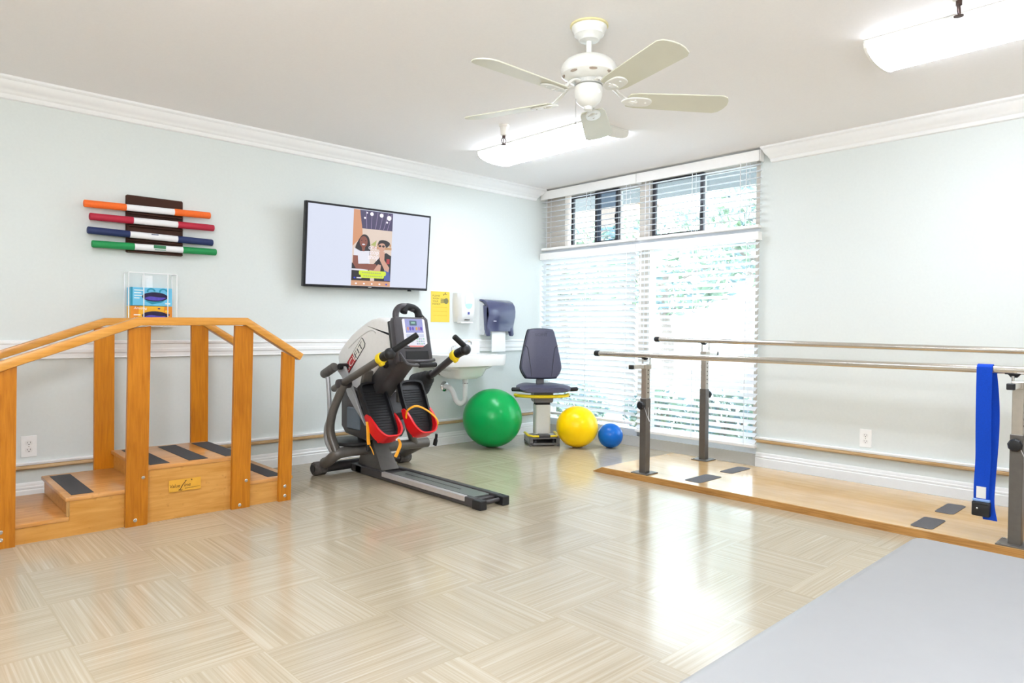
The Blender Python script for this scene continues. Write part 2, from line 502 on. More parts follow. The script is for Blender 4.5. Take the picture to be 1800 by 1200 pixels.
b3 = blind('long lower left white slatted blind behind the exercise seat', -.012, -1.15, 1.682, 1.745, .205, math.radians(-44), (-.09, -.6, -1.06))
b4 = blind('long lower right white slatted blind beside the parallel bars', -1.158, -2.262, 1.682, 1.745, .15, math.radians(30), (-1.25, -1.72, -2.17))
obj('wand', MB().cyl((-.085, -2.12, 2.27), (-.085, -2.12, 1.86), .004, n=8), CORD, b2)
obj('wand', MB().cyl((-.085, -1.22, 1.69), (-.085, -1.22, .95), .004, n=8), CORD, b4)

# ================================================================== OUTSIDE
GRASS = plain('pale_lawn', '#9db08a', .9, var=.2, nscale=3)
PAVE = plain('pale_concrete', '#b8b8b6', .9, var=.06, nscale=4)
g = MB(); g.bb((.14, -14, -.25), (30, 16, -.12)); 
struct('ground', g, PAVE)
struct('trim_8', MB().bb((.14, -9, 2.40), (1.25, 6, 2.56)), plain('grey_stucco_soffit', '#7c7d7d', .8, var=.06, bump=.2, nscale=60))
PEACH = plain('peach_stucco', '#e9c3a2', .85, var=.05, nscale=12)
bt = thing('neighbour_building', 'peach stucco building with a brown roof beyond the window', 'building', (10, 9.2, -.12))
obj('wall', MB().bb((8.5, 7, -.12), (12, 11.2, 4.6)), PEACH, bt)
obj('roof', MB().prism([(-2.4, 0), (2.4, 0), (0, .9)], (8.2, 9.1, 4.6), (0, 1, 0), (0, 0, 1), 4.2), plain('brown_roof', '#8a6e58', .8), bt)
obj('window', MB().bb((8.46, 8.3, 1.3), (8.52, 9.4, 2.7)), plain('dark_window', '#4e5a66', .15), bt)
LEAF = [plain('leaf_green', '#7f9478', .6, var=.3, nscale=6), plain('leaf_pale', '#9dac96', .6, var=.3, nscale=6), plain('leaf_blue_green', '#7a9094', .6, var=.3, nscale=6)]
BARK = plain('grey_bark', '#8d8078', .85, var=.2, bump=.4, nscale=20)
def leaves(c, rad, n, size, sc=(1, 1, 1)):
    m = MB()
    for i in range(n):
        d = V((random.gauss(0, 1), random.gauss(0, 1), random.gauss(0, 1))).normalized()*rad*random.uniform(.45, 1)**.6
        p = V(c)+V((d.x*sc[0], d.y*sc[1], d.z*sc[2]))
        a = V((random.gauss(0, 1), random.gauss(0, 1), random.gauss(0, 1))).normalized()
        b = a.orthogonal().normalized(); s_ = size*random.uniform(.6, 1.3)
        m.raw([p-a*s_, p+b*s_*.45, p+a*s_, p-b*s_*.45], [[0, 1, 2, 3]], random.randrange(3))
    return m
def tree(label, x, y, h, rad, n, group):
    t = thing('garden_tree', label, 'tree', (x, y, -.12), None, group)
    k = MB(); k.tube(spline([(x, y, -.12), (x+.06, y+.05, h*.35), (x-.05, y+.1, h*.7), (x, y, h)], 4), [.13]*5+[.1]*4+[.07]*3+[.05], 8)
    for i in range(6):
        a = random.uniform(0, 2*PI); z = h*random.uniform(.45, .8)
        k.tube(spline([(x, y, z), (x+rad*.35*math.cos(a), y+rad*.35*math.sin(a), z+.3), (x+rad*.7*math.cos(a), y+rad*.7*math.sin(a), z+.45)], 3), .03, 6)
    obj('trunk', k, BARK, t)
    obj('crown', leaves((x, y, h), rad, n, .12, (1, 1, .75)), LEAF, t, 0)
tree('leafy garden tree seen through the upper left window', 7.2, 6.3, 2.6, 1.5, 1500, 'trees outside the window')
tree('leafy garden tree seen through the middle of the window', 6.6, 3.0, 2.4, 1.5, 1500, 'trees outside the window')
tree('leafy garden tree seen through the upper right window', 5.2, .1, 2.6, 1.25, 1200, 'trees outside the window')
def shrub(label, x, y, r, n):
    t = thing('garden_shrub', label, 'shrub', (x, y, -.12), None, 'shrubs outside the window')
    k = MB()
    for i in range(7):
        a = random.uniform(0, 2*PI)
        k.tube([(x, y, -.12), (x+r*.5*math.cos(a), y+r*.5*math.sin(a), r*.7)], .012, 6)
    obj('stem', k, BARK, t)
    obj('foliage', leaves((x, y, r*.55-.1), r, n, .06, (1, 1, .8)), LEAF, t, 0)
shrub('low green shrub outside the right end of the window', 1.0, -1.45, .42, 700)
shrub('low green shrub outside the lower right blind', 1.3, -.45, .38, 600)
shrub('low green shrub outside the lower left blind', 1.4, .75, .36, 600)

# ================================================================== CEILING LIGHTS
DIFF = emis('lit_prismatic_diffuser', '#eaf2ff', 12)
LHOUS = plain('white_enamel', '#ecebe6', .35, var=.01)
def wrap_light(y0, y1):
    t = thing('ceiling_light', 'x', 'ceiling light', (-1.29, (y0+y1)/2, CH), None, 'fluorescent wrap lights on the ceiling')
    x0, x1 = -1.475, -1.085
    obj('housing', MB().bb((x0, y1, CH-.012), (x1, y0, CH), .003), LHOUS, t)
    prof = [(x0+.004, CH-.012)]
    for i in range(13):
        a = PI*i/12
        prof.append(((x0+x1)/2-(x1-x0)/2*.985*math.cos(a), CH-.012-.062*math.sin(a)**.8))
    prof.append((x1-.004, CH-.012))
    d = MB(); d.loft([[(x, y0-.012, z) for x, z in prof], [(x, y1+.012, z) for x, z in prof]])
    obj('diffuser', d, DIFF, t)
    for yy in (y0, y1):
        prof2 = [((x-(x0+x1)/2)*1.012+(x0+x1)/2, (z-CH)*1.05+CH) for x, z in prof]
        e = MB(); s_ = -1 if yy == y0 else 1
        e.loft([[(x, yy, z) for x, z in prof2], [(x, yy+s_*.012, z) for x, z in prof2]])
        obj('end_cap', e, LHOUS, t)
    return t
L1 = wrap_light(-.70, -1.84)
L1['label'] = 'glowing fluorescent ceiling light near the window, behind the ceiling fan'
L2 = dup(L1, (-1.29, -4.05, CH), 'glowing fluorescent ceiling light above the parallel bars')
L3 = dup(L1, (-4.5, -2.38, CH), 'fluorescent ceiling light overhead beside the wooden training stairs')
L4 = dup(L1, (-4.5, -4.5, CH), 'added unseen fluorescent ceiling light over the grey mat table')  # out of view, added to light the room more evenly

# ================================================================== SPRINKLERS
SPRC = plain('white_escutcheon', '#e8e4dc', .4, var=.02)
SPRB = plain('aged_bronze', '#5b4a46', .3, .8, var=.06)
def sprinkler(x, y, label):
    t = thing('fire_sprinkler', label, 'sprinkler', (x, y, CH), None, 'fire sprinklers on the ceiling')
    obj('escutcheon', MB().lathe([(.036, CH), (.034, CH-.01), (.026, CH-.014), (.022, CH-.066), (.014, CH-.07)], (x, y, 0), n=24), SPRC, t)
    b = MB(); b.cyl((x, y, CH-.066), (x, y, CH-.088), .011, n=12)
    for s_ in (-1, 1):
        b.tube(spline([(x+.008*s_, y, CH-.084), (x+.019*s_, y, CH-.1), (x+.013*s_, y, CH-.118), (x, y, CH-.128)], 4), .0032, 8)
    b.cyl((x, y, CH-.092), (x, y, CH-.126), .003, n=8)
    obj('sprinkler_frame', b, SPRB, t)
    obj('deflector', MB().lathe([(.003, CH-.126), (.018, CH-.128), (.018, CH-.131), (.003, CH-.133)], (x, y, 0), n=18), SPRB, t)
sprinkler(-1.765, -1.327, 'fire sprinkler head hanging from the ceiling in front of the far fluorescent light')
sprinkler(-1.765, -3.935, 'dark fire sprinkler head at the top edge, by the near fluorescent light')

# ================================================================== CEILING FAN
FANW = plain('fan_white_enamel', '#e9e9e4', .3, var=.015, coat=.3)
FANB = plain('fan_blade_cream', '#d6d5c4', .38, var=.03, nscale=6)
FX, FY = -2.498, -2.691
fan = thing('ceiling_fan', 'white five-blade ceiling fan hanging from the middle of the ceiling', 'ceiling fan', (FX, FY, CH))
obj('canopy', MB().lathe([(.078, CH-.006), (.078, CH-.018), (.07, CH-.03), (.066, CH-.045), (.05, CH-.056), (.044, CH-.068), (.02, CH-.072)], (FX, FY, 0)), FANW, fan)
obj('ceiling_ring', MB().lathe([(.085, CH), (.085, CH-.006), (.08, CH-.009)], (FX, FY, 0)), plain('yellowed_ring', '#e2d8a4', .5), fan, label='yellowed ceiling ring')
obj('downrod', MB().cyl((FX, FY, CH-.06), (FX, FY, 2.22), .0125, n=16), FANW, fan)
mh = MB().lathe([(.016, 2.226), (.04, 2.224), (.05, 2.218), (.078, 2.212), (.105, 2.198), (.12, 2.18), (.126, 2.158), (.121, 2.138), (.104, 2.125), (.085, 2.117), (.07, 2.113)], (FX, FY, 0), n=40)
mo = obj('motor_housing', mh, FANW, fan)
for k in range(8):
    a = 2*PI*k/8+.1; e = V((math.cos(a), math.sin(a), 0)); q = V((-e.y, e.x, 0))
    n_ = (e*.62-V((0, 0, .78))).normalized(); ey = n_.cross(q)
    obj('vent_slot', MB().prism(ellipse(.036, .012, n=14), V((FX, FY, 2.1312))+e*.1115-n_*.002, q, ey, .0045), plain('vent_brown', '#a39486', .6), mo)
obj('flywheel', MB().lathe([(.062, 2.115), (.062, 2.094)], (FX, FY, 0)), plain('grey_flywheel', '#c3c3bf', .4), fan)
obj('switch_housing', MB().lathe([(.048, 2.096), (.06, 2.088), (.064, 2.07), (.062, 2.045), (.052, 2.02), (.034, 2.004), (.02, 2.0), (.018, 1.985), (.01, 1.982)], (FX, FY, 0)), FANW, fan)
def fan_blade(k):
    a = math.radians(35+72*k); e = V((math.cos(a), math.sin(a), 0)); q = V((-e.y, e.x, 0))
    pt = math.radians(-12); wv = q*math.cos(pt)+V((0, 0, 1))*math.sin(pt)
    c = V((FX, FY, 2.035))
    out = [(.175, -.03), (.182, -.05), (.22, -.06), (.40, -.067), (.6, -.073), (.625, -.06), (.64, -.03), (.645, 0), (.64, .03), (.625, .06), (.6, .073), (.4, .067), (.22, .06), (.182, .05), (.175, .03)]
    b = MB().prism(out, c, e, wv, .006, .0015, 1)
    o = obj('blade', b, FANB, fan, 30)
    br = MB()
    br.tube(spline([c+e*.055+V((0, 0, .066)), c+e*.1+V((0, 0, .06)), c+e*.15+V((0, 0, .02)), c+e*.19-V((0, 0, .004)), c+e*.22-V((0, 0, .006))], 4), [.012]*8+[.014]*9, 10, flat=.5)
    n_ = e.cross(wv)
    br.prism(sp2([(.15, 0), (.18, -.03), (.23, -.036), (.275, -.028), (.29, 0), (.275, .028), (.23, .036), (.18, .03)], 3), c-n_*.0075, e, wv, .007, .002, 1)
    for xx, yy in ((.21, -.018), (.21, .018), (.26, 0)):
        br.cyl(c+e*xx+wv*yy-n_*.0105, c+e*xx+wv*yy-n_*.006, .005, n=8)
    obj('blade_bracket', br, FANW, o)
for k in range(5): fan_blade(k)
ch = MB(); ch.cyl((FX-.05, FY+.03, 2.03), (FX-.05, FY+.03, 1.93), .0015, n=6); ch.sphere((FX-.05, FY+.03, 1.925), .005, 8, 6)
obj('pull_chain', ch, CHROME, fan)

# ================================================================== TELEVISION (tilted down on a wall arm)
tv = thing('television', 'black flat screen television tilted on the left wall', 'television', (-2.02, -.06, 1.6))
BL = V((-2.577, -.092, 1.297)); BR = V((-1.481, -.092, 1.315)); TL = V((-2.574, -.152, 1.906))
ex = (BR-BL).normalized(); W_ = (BR-BL).length; ey = (TL-BL); H_ = ey.length; ey = (ey-ex*ey.dot(ex)).normalized(); ez = ex.cross(ey)
TVB = plain('glossy_black_bezel', '#141318', .25, var=.03)
c = BL+ex*W_/2+ey*H_/2
RT = Matrix((ex, ey, ez)).transposed()
cs = MB(); cs.box(c-ez*.018, (W_, H_, .036), RT, .004); cs.box(c-ez*.045, (W_*.7, H_*.6, .04), RT, .015)
obj('case', cs, TVB, tv)
obj('logo', MB().box(BL+ex*(W_/2)+ey*.012+ez*.0005, (.03, .006, .002), RT), STEEL, tv)
obj('power_button', MB().box(BL+ex*(W_*.84)-ey*.004-ez*.006, (.03, .01, .012), RT), TVB, tv)
obj('wall_arm', MB().beam(c-ez*.05, (c.x, 0, c.z), .12, .2, (0, 0, 1)), BLACKP, tv)
# the picture itself: an upright phone photo in the middle of a pale screen
E_ = lambda n, c_, s=1.0: emis('screen_'+n, c_, s*.49)
sw, sh = W_-.034, H_-.034
SO = BL+ex*.017+ey*.019
obj('screen', MB().flat([(0, 0), (sw, 0), (sw, sh), (0, sh)], SO, ex, ey, lift=.0008), E_('pale', '#e2e8fb', .95), tv, 0)
pm = [E_('wallcream', '#e6d2c4'), E_('ceilpurple', '#4c4468'), E_('orange', '#d99a72'), E_('hair', '#2a2026'), E_('skinbrown', '#8f5244'), E_('shirt', '#e9e9f4'),
      E_('dark', '#231d24'), E_('skinlight', '#d8a58f'), E_('yellow', '#dcf23e'), E_('denim', '#4c5fa8'), E_('table', '#d9a27c'), E_('lamp', '#fbf4ff', 1.1), E_('shelf', '#c8986c'), E_('red', '#b8383c'), E_('lineviolet', '#a08bb4'), E_('grey', '#b4bd70'), E_('blue', '#2b3fd0')]
pw, ph = .345, sh-.006
PO = SO+ex*(sw*.345)+ey*.002
pic = MB()
def P_(poly, mi, lift): pic.flat([(x*pw, y*ph) for x, y in poly], PO, ex, ey, mi, lift)
def EL(cx, cy, w, h, mi, lift, n=18): pic.flat([(x*pw, y*ph) for x, y in ellipse(w, h, cx, cy, n)], PO, ex, ey, mi, lift)
L0 = .0012; D = .00025
P_([(0, 0), (1, 0), (1, 1), (0, 1)], 0, L0)
P_([(0, .52), (.24, .66), (.22, .8), (.16, 1), (0, 1)], 2, L0+D)
P_([(.22, .76), (1, .76), (1, 1), (.15, 1)], 1, L0+D)
for x0, x1 in ((.3, .33), (.45, .44), (.6, .55), (.74, .66), (.87, .76), (.97, .86)):
    P_([(x1, .765), (x1+.012, .765), (x0+.012, .99), (x0, .99)], 14, L0+2*D)
for cx, cy, r in ((.28, .9, .05), (.45, .96, .09), (.7, .955, .1), (.85, .87, .05), (.9, .93, .12), (.33, .97, .04)):
    EL(cx, cy, r, r*.55, 11, L0+3*D, 12)
P_([(.5, .5), (1, .5), (1, .535), (.5, .535)], 12, L0+D); P_([(.45, .55), (.6, .62), (.58, .54)], 15, L0+D)
for i in range(5): EL(.64+.08*i, .56, .05, .045, 12, L0+2*D, 10)
P_([(0, .07), (1, .07), (1, .0), (0, .0)], 10, L0+2*D)
# woman on the left of the picture: hair, face, white shirt
P_([(0, .07), (.48, .07), (.42, .3), (0, .3)], 6, L0+2*D)
pic.flat([(x*pw, y*ph) for x, y in sp2([(.25, .68), (.38, .66), (.44, .56), (.44, .42), (.36, .4), (.15, .44), (.07, .5), (.14, .6)], 4)], PO, ex, ey, 3, L0+3*D)
P_([(.04, .5), (.2, .46), (.42, .47), (.45, .3), (.14, .29), (.04, .38)], 5, L0+4*D)
EL(.27, .585, .2, .15, 4, L0+5*D); P_([(.22, .53), (.32, .53), (.3, .46), (.25, .46)], 4, L0+5*D)
EL(.27, .55, .08, .02, 5, L0+6*D, 12); EL(.22, .6, .03, .012, 3, L0+6*D, 10); EL(.32, .6, .03, .012, 3, L0+6*D, 10)
P_([(.02, .4), (.14, .4), (.16, .29), (.6, .3), (.66, .26), (.55, .21), (.1, .23), (.02, .3)], 4, L0+6*D)
P_([(0, .225), (.42, .225), (.4, .2), (0, .205)], 5, L0+5*D)
# woman on the right: dark waistcoat, sunglasses, raised hand
P_([(.58, .07), (1, .07), (1, .42), (.86, .46), (.7, .4), (.55, .3)], 6, L0+3*D)
P_([(.84, .08), (1, .08), (.96, .26), (.82, .26)], 9, L0+4*D)
EL(.74, .535, .18, .14, 7, L0+4*D)
pic.flat([(x*pw, y*ph) for x, y in sp2([(.64, .55), (.66, .61), (.76, .63), (.9, .615), (.95, .58), (.86, .53), (.8, .58), (.7, .58)], 4)], PO, ex, ey, 3, L0+5*D)
EL(.69, .545, .07, .03, 6, L0+5*D, 12); EL(.78, .545, .07, .03, 6, L0+5*D, 12)
P_([(.68, .47), (.82, .47), (.82, .36), (.96, .26), (.94, .2), (.84, .22), (.7, .36)], 7, L0+6*D)
P_([(.88, .38), (.96, .38), (.96, .31), (.88, .31)], 13, L0+6*D)
P_([(.56, .22), (.66, .3), (.74, .29), (.72, .17), (.56, .17)], 7, L0+7*D)
pic.flat([(x*pw, y*ph) for x, y in rrect(.7, .06, .03, 5, .53, .175)], PO, ex, ey, 8, L0+8*D)
pic.flat([(x*pw, y*ph) for x, y in rrect(.6, .055, .027, 5, .53, .135)], PO, ex, ey, 8, L0+8*D)
for yy, x0 in ((.168, .26), (.125, .3)):
    for i in range(9):
        P_([(x0+.055*i, yy), (x0+.055*i+.042, yy), (x0+.055*i+.042, yy+.016), (x0+.055*i, yy+.016)], 15, L0+9*D)
EL(.08, .105, .05, .022, 16, L0+9*D, 12); P_([(.13, .098), (.25, .098), (.25, .113), (.13, .113)], 5, L0+9*D)
for x in (.12, .32, .52, .72, .9): EL(x, .03, .05, .022, 11 if x < .85 else 16, L0+9*D, 10)
for t_, x, y in (('one', .4, .492), ('stop', .42, .428), ('shop', .4, .364)):
    pic.text(t_, PO+ex*(x*pw)+ey*(y*ph), ex, ey, .05, 11, L0+10*D)
obj('picture', pic, pm, tv, 0, label='tall bright photo of two smiling women on the screen')

# ================================================================== WEIGHTED BARS ON BROWN WALL HOLDER
BRN = plain('dark_brown_leatherette', '#3e2216', .6, spec=.25, var=.12, nscale=8)
h = thing('bar_holder', 'dark brown wall holder carrying four coloured exercise bars', 'wall rack', (-3.54, 0, 1.45))
m = MB(); m.bb((-3.70, -.028, 1.452), (-3.372, -.0, 1.805), .006)
obj('mounting_board', m, BRN, h)
for z in (1.693, 1.617, 1.528, 1.458):
    m = MB(); m.bb((-3.692, -.052, z-.006), (-3.38, -.026, z+.002), .002)
    obj('ledge', m, BRN, h)
GRNL = plain('printed_green', '#2e7a50', .5)
def exbar(label, xs, z0, z1, col, mark=None):
    m = plain('foam_'+label.split()[0], col, .62, var=.05, bump=.08, nscale=150)
    R = .0215; y = -.0605
    def pt(x): return V((x, y, z0+(z1-z0)*(x-xs[0])/(xs[3]-xs[0])))
    t = thing('exercise_bar', label, 'exercise bar', pt((xs[0]+xs[3])/2), None, 'weighted exercise bars on the wall')
    obj('foam_grip', MB().rcyl(pt(xs[0]), pt(xs[1]), R, 20), m, t)
    obj('foam_grip', MB().rcyl(pt(xs[2]), pt(xs[3]), R, 20), m, t)
    obj('sleeve', MB().cyl(pt(xs[1]-.004), pt(xs[2]+.004), R*.93, n=20), plain('white_sleeve', '#eeeef0', .4, var=.01), t, label='white middle sleeve')
    if mark:
        g_ = MB(); c0 = pt((xs[1]+xs[2])/2)+V((.0, -R*.95, 0))
        if mark == 'big':
            g_.bb(c0+V((-.035, -.001, -.004)), c0+V((.035, .001, .016))); g_.bb(c0+V((-.03, -.001, -.013)), c0+V((.035, .001, -.009)))
        else:
            g_.bb(c0+V((-.02, -.001, .008)), c0+V((.02, .001, .014)))
        obj('printed_mark', g_, GRNL if mark == 'big' else plain('printed_navy', '#5a6480', .5), t)
exbar('orange ended exercise bar, topmost of the four on the brown holder', (-3.932, -3.706, -3.439, -3.214), 1.715, 1.729, '#ee6a1c')
exbar('crimson ended exercise bar, second from the top on the brown holder', (-3.903, -3.667, -3.419, -3.19), 1.642, 1.65, '#b01c38')
exbar('navy ended exercise bar, third from the top on the brown holder', (-3.914, -3.686, -3.419, -3.197), 1.561, 1.553, '#1c2c5c', 'small')
exbar('green ended exercise bar, lowest of the four on the brown holder', (-3.891, -3.661, -3.388, -3.175), 1.482, 1.493, '#148a48', 'big')

# ================================================================== WIRE BASKET AND GLOVE BOXES
bk = thing('wire_basket', 'white wire wall basket holding two glove boxes above the stairs', 'wire basket', (-3.55, -.05, 1.0))
x0, x1, yb, z0, z1 = -3.706, -3.432, -.104, 1.0, 1.325
WIRE = plain('white_coated_wire', '#f0f0f0', .4, var=.01)
m = MB()
for z in (z0, z1):
    m.tube([(x0, -.004, z), (x0, yb, z), (x1, yb, z), (x1, -.004, z)], .0032, 8)
for x in (x0, -3.622, -3.485, x1): m.tube([(x, yb, z0), (x, yb, z1)], .0032, 8)
for x in (x0, x1): m.tube([(x, -.005, z0), (x, -.005, z1)], .0032, 8)
for x in (-3.66, -3.6, -3.54, -3.48): m.tube([(x, yb, z0), (x, -.005, z0)], .0028, 8)
obj('wire_frame', m, WIRE, bk)
obj('mount_plate', MB().bb((-3.605, -.005, 1.1), (-3.545, -.001, 1.318), .001).cyl((-3.575, -.007, 1.3), (-3.575, -.004, 1.3), .004, n=10), WHITE, bk)
def glove_box(label, z0, z1, main, stripe):
    t = thing('glove_box', label, 'glove box', (-3.57, -.055, z0), None, 'glove boxes in the wire basket')
    a, b = -3.694, -3.458
    bx_ = MB().bb((a, -.097, z0), (b, -.014, z1), .002)
    obj('carton', bx_, plain('card_'+main, main, .45, var=.05, nscale=14), t)
    ex_, ey_ = V((1, 0, 0)), V((0, 0, 1)); O = V((a, -.0975, z0)); hh = z1-z0; ww = b-a
    cyan = main == '#6cc0e4'
    pr = MB()
    oval = ellipse(.148, .058 if cyan else .054, ww*.58, hh*.5)
    if cyan:
        pr.flat([(0, 0), (.012, 0), (.012, hh), (0, hh)], O, ex_, ey_, 1, .0003)
        for cx in (.115, .185):
            ring_ = ellipse(.05, .04, cx, hh*.8, 16, 0, 200); inn = ellipse(.03, .022, cx, hh*.8, 16, 0, 200)[::-1]
            pr.flat(ring_+inn, O, ex_, ey_, 1, .0004)
        pr.flat([(.08, .03), (.12, .01), (.17, .02), (.19, .03), (.15, .06)], O, ex_, ey_, 1, .0004)
        for i, w_ in enumerate((.05, .04, .045, .03)):
            pr.flat([(.02, hh*.82-i*.016), (.02+w_, hh*.82-i*.016), (.02+w_, hh*.82-i*.016+.005), (.02, hh*.82-i*.016+.005)], O, ex_, ey_, 2, .0005)
        pr.flat([(.195, .012), (.225, .012), (.225, .02), (.195, .02)], O, ex_, ey_, 2, .0005)
    else:
        pr.flat([(0, 0), (.035, 0), (.05, hh), (0, hh)], O, ex_, ey_, 1, .0003)
        pr.flat([(.185, 0), (ww, 0), (ww, hh), (.19, hh)], O, ex_, ey_, 1, .0003)
        pr.text('Amazing', O+V((.018, 0, hh-.02)), ex_, ey_, .021, 2, .0006, shear=.2)
        for i in range(3):
            pr.flat([(.018, hh*.5-i*.02), (.055, hh*.5-i*.02), (.055, hh*.5-i*.02+.006), (.018, hh*.5-i*.02+.006)], O, ex_, ey_, 2, .0005)
        pr.flat(ellipse(.016, .01, .16, hh-.014, 10), O, ex_, ey_, 3, .0005)
        for i in range(3): pr.flat(ellipse(.026, .014, .205+.006*i, hh-.03-.022*i, 10), O, ex_, ey_, 3 if i % 2 else 4, .0005)
    pr.flat(oval, O, ex_, ey_, 5, .0008)
    obj('printed_panel', pr, [plain('x'+main, main, .5), plain('print_'+stripe, stripe, .45), plain('print_white', '#f4f4f4', .5), plain('print_dark', '#3c2a55', .5), plain('print_gold', '#f4c62c', .5), plain('opening_dark', '#22183e', .7)], t)
    gl = MB()
    gl.prism(sp2([(-.06, -.012), (-.02, -.022), (.03, -.021), (.062, -.004), (.02, -.002), (-.03, .002)], 4), V((a+ww*.58, -.0990, z0+hh*.5)), ex_, ey_, .004, .0015, 1)
    obj('glove', gl, plain('violet_nitrile', '#5246b4', .5, var=.1, nscale=60), t)
glove_box('orange glove box, lower of the two in the wire basket', 1.008, 1.123, '#f0b428', '#e08a1c')
glove_box('light blue glove box with violet gloves, upper in the wire basket', 1.125, 1.237, '#6cc0e4', '#1d8fae')

# ================================================================== OUTLETS
def outlet(label, c, ex_, ey_):
    t = thing('wall_outlet', label, 'power outlet', c, None, 'power outlets')
    ex_, ey_, ez_ = frame(ex_, ey_); c = V(c)
    R = Matrix((ex_, ey_, ez_)).transposed()
    obj('cover_plate', MB().box(c+ez_*.003, (.076, .12, .006), R, .002), WHITE, t)
    for s_ in (-1, 1):
        rc = obj('receptacle', MB().prism(rrect(.034, .028, .01), c+ey_*.02*s_+ez_*.006, ex_, ey_, .002), plain('white_receptacle', '#ecebe8', .4), t)
        sl = MB()
        for dx in (-.007, .007): sl.box(c+ey_*(.02*s_+.003)+ex_*dx+ez_*.0085, (.002, .008, .001), R)
        sl.box(c+ey_*(.02*s_-.008)+ez_*.0085, (.005, .005, .001), R)
        obj('slots', sl, plain('slot_dark', '#3a3a3c', .6), rc)
    obj('screw', MB().cyl(c+ez_*.005, c+ez_*.008, .003, n=8), STEEL, t)
outlet('white double power outlet on the left wall behind the stairs', (-4.19, 0, .309), (1, 0, 0), (0, 0, 1))
outlet('white double power outlet on the right wall behind the parallel bars', (0, -3.008, .301), (0, -1, 0), (0, 0, 1))

# ================================================================== WOODEN TRAINING STAIRS
HONEY = wood('honey_plywood', '#cf9850', '#b87f36', 'X', 5, .35, .12, 10, .5)
HONEYT = wood('honey_tread', '#d49c5e', '#ba7f3e', 'X', 4, .28, .3, 8, .6)
POSTW = wood('amber_oak_post', '#bd7618', '#a05e0a', 'Z', 6, .4, .08, 14)
POSTB = wood('amber_oak_post_far', '#c47a10', '#ab6506', 'Z', 6, .4, .08, 14)
RAILW = wood('light_oak_handrail', '#d3984a', '#bd7f2e', 'X', 6, .3, .2, 14)
GRIT = plain('black_grit_tape', '#3d3c3e', .85, var=.15, bump=.2, nscale=300)
st = thing('training_stairs', 'wooden physiotherapy training stairs with handrails against the left wall', 'training stairs', (-3.74, -.6, 0))
YF, YB = -.925, -.30
def step(x0, x1, z, zb=0, nose=None):
    body = MB(); body.bb((x0, YF, zb), (x1, YB, z-.02))
    o = obj('step_box', body, HONEY, st)
    tr = MB(); nx0 = x0-(.014 if nose == 'l' else 0); nx1 = x1+(.014 if nose == 'r' else 0)
    tr.bb((nx0, YF-.006, z-.02), (nx1, YB+.004, z), .004, 2)
    obj('tread', tr, HONEYT, o)
step(-4.49, -4.162, .094, 0, 'l'); step(-4.162, -3.83, .186, 0, 'l'); step(-3.83, -3.325, .287, 0, 'l'); step(-3.325, -3.06, .138, 0, 'r')
# visible plywood end of the middle step
obj('edge_strip', MB().bb((-4.172, YF-.002, .095), (-4.158, YF+.004, .168)), wood('ply_edge', '#c99a5c', '#8f6a3c', 'Z', 12, .5, 0, 30), st)
for xa, w_, z in ((-4.45, .085, .094), (-4.145, .095, .186), (-3.80, .095, .287), (-3.61, .1, .287), (-3.42, .1, .287), (-3.18, .09, .138)):
    obj('grip_strip', MB().bb((xa, YF+.035, z), (xa+w_, YB-.04, z+.002), .0008), GRIT, st)
def post(xb, xt, w_, zt0, zt1, y, mat, side):
    """zt0/zt1: top height at the left and right edge, the top leans out a little"""
    lean = -.012*side
    lo = [(xb-w_/2, y-.012, 0), (xb+w_/2, y-.012, 0), (xb+w_/2, y+.012, 0), (xb-w_/2, y+.012, 0)]
    hi = [(xt-w_/2, y-.012+lean, zt0), (xt+w_/2, y-.012+lean, zt1), (xt+w_/2, y+.012+lean, zt1), (xt-w_/2, y+.012+lean, zt0)]
    return MB().loft([lo, hi])
def bolts(o, x, y, zs, s_):
    m = MB()
    for z in zs: m.lathe([(.001, .005), (.007, .0045), (.0095, .002), (.0095, 0)], (x, y, z), Matrix.Rotation(s_*PI/2, 3, 'X'), 12)
    obj('bolt', m, STEEL, o)
posts = [(-4.425, -4.418, .105, .79, .825, (.04, .075)), (-3.878, -3.866, .1, .985, 1.0, (.03, .24)), (-3.358, -3.345, .1, 1.008, 1.005, (.02, .15)), (-3.104, -3.088, .073, .862, .824, (.03, .085))]
for xb, xt, w_, a, b, zz in posts:
    o = obj('post', post(xb, xt, w_, a, b, YF-.014, POSTW, 1), POSTW, st)
    if w_ > .09 and xb > -4: bolts(o, xb-.006, YF-.026, zz[:1], 1); bolts(o, xb+.03, YF-.026, zz[1:], 1)
    else: bolts(o, xb, YF-.026, zz, 1)
for xb, xt, w_, a, b, zz in posts:
    obj('post', post(xb, xt-.006, w_, a, b, YB+.014, POSTB, -1), POSTB, st)
def handrail(y, xr=-3.017):
    pts = [(-4.62, .742), (-3.869, 1.023), (-3.338, 1.031), (xr, 1.031-(xr+3.338)*.626)]
    m = MB(); w2, h2 = .03, .0215
    loops = []
    for i, (x, z) in enumerate(pts):
        if i == 0: d = V((pts[1][0]-x, 0, pts[1][1]-z))
        elif i == 3: d = V((x-pts[2][0], 0, z-pts[2][1]))
        else: d = V((pts[i+1][0]-x, 0, pts[i+1][1]-z)).normalized()+V((x-pts[i-1][0], 0, z-pts[i-1][1])).normalized()
        d.normalize(); n_ = V((-d.z, 0, d.x)); k = 1.0
        sec = [(p_[0], p_[1]) for p_ in rrect(2*w2, 2*h2, .008, 2)]
        loops.append([V((x, y, z))+n_*b_+V((0, 1, 0))*a_ for a_, b_ in sec])
    m.loft(loops)
    return m
obj('handrail', handrail(YF-.026), RAILW, st)
obj('handrail', handrail(YB+.026, -3.06), RAILW, st)
lb = MB()
LO = V((-3.722, YF-.0075, .14))
lb.bb(LO, LO+V((.158, -.0005, .062)))
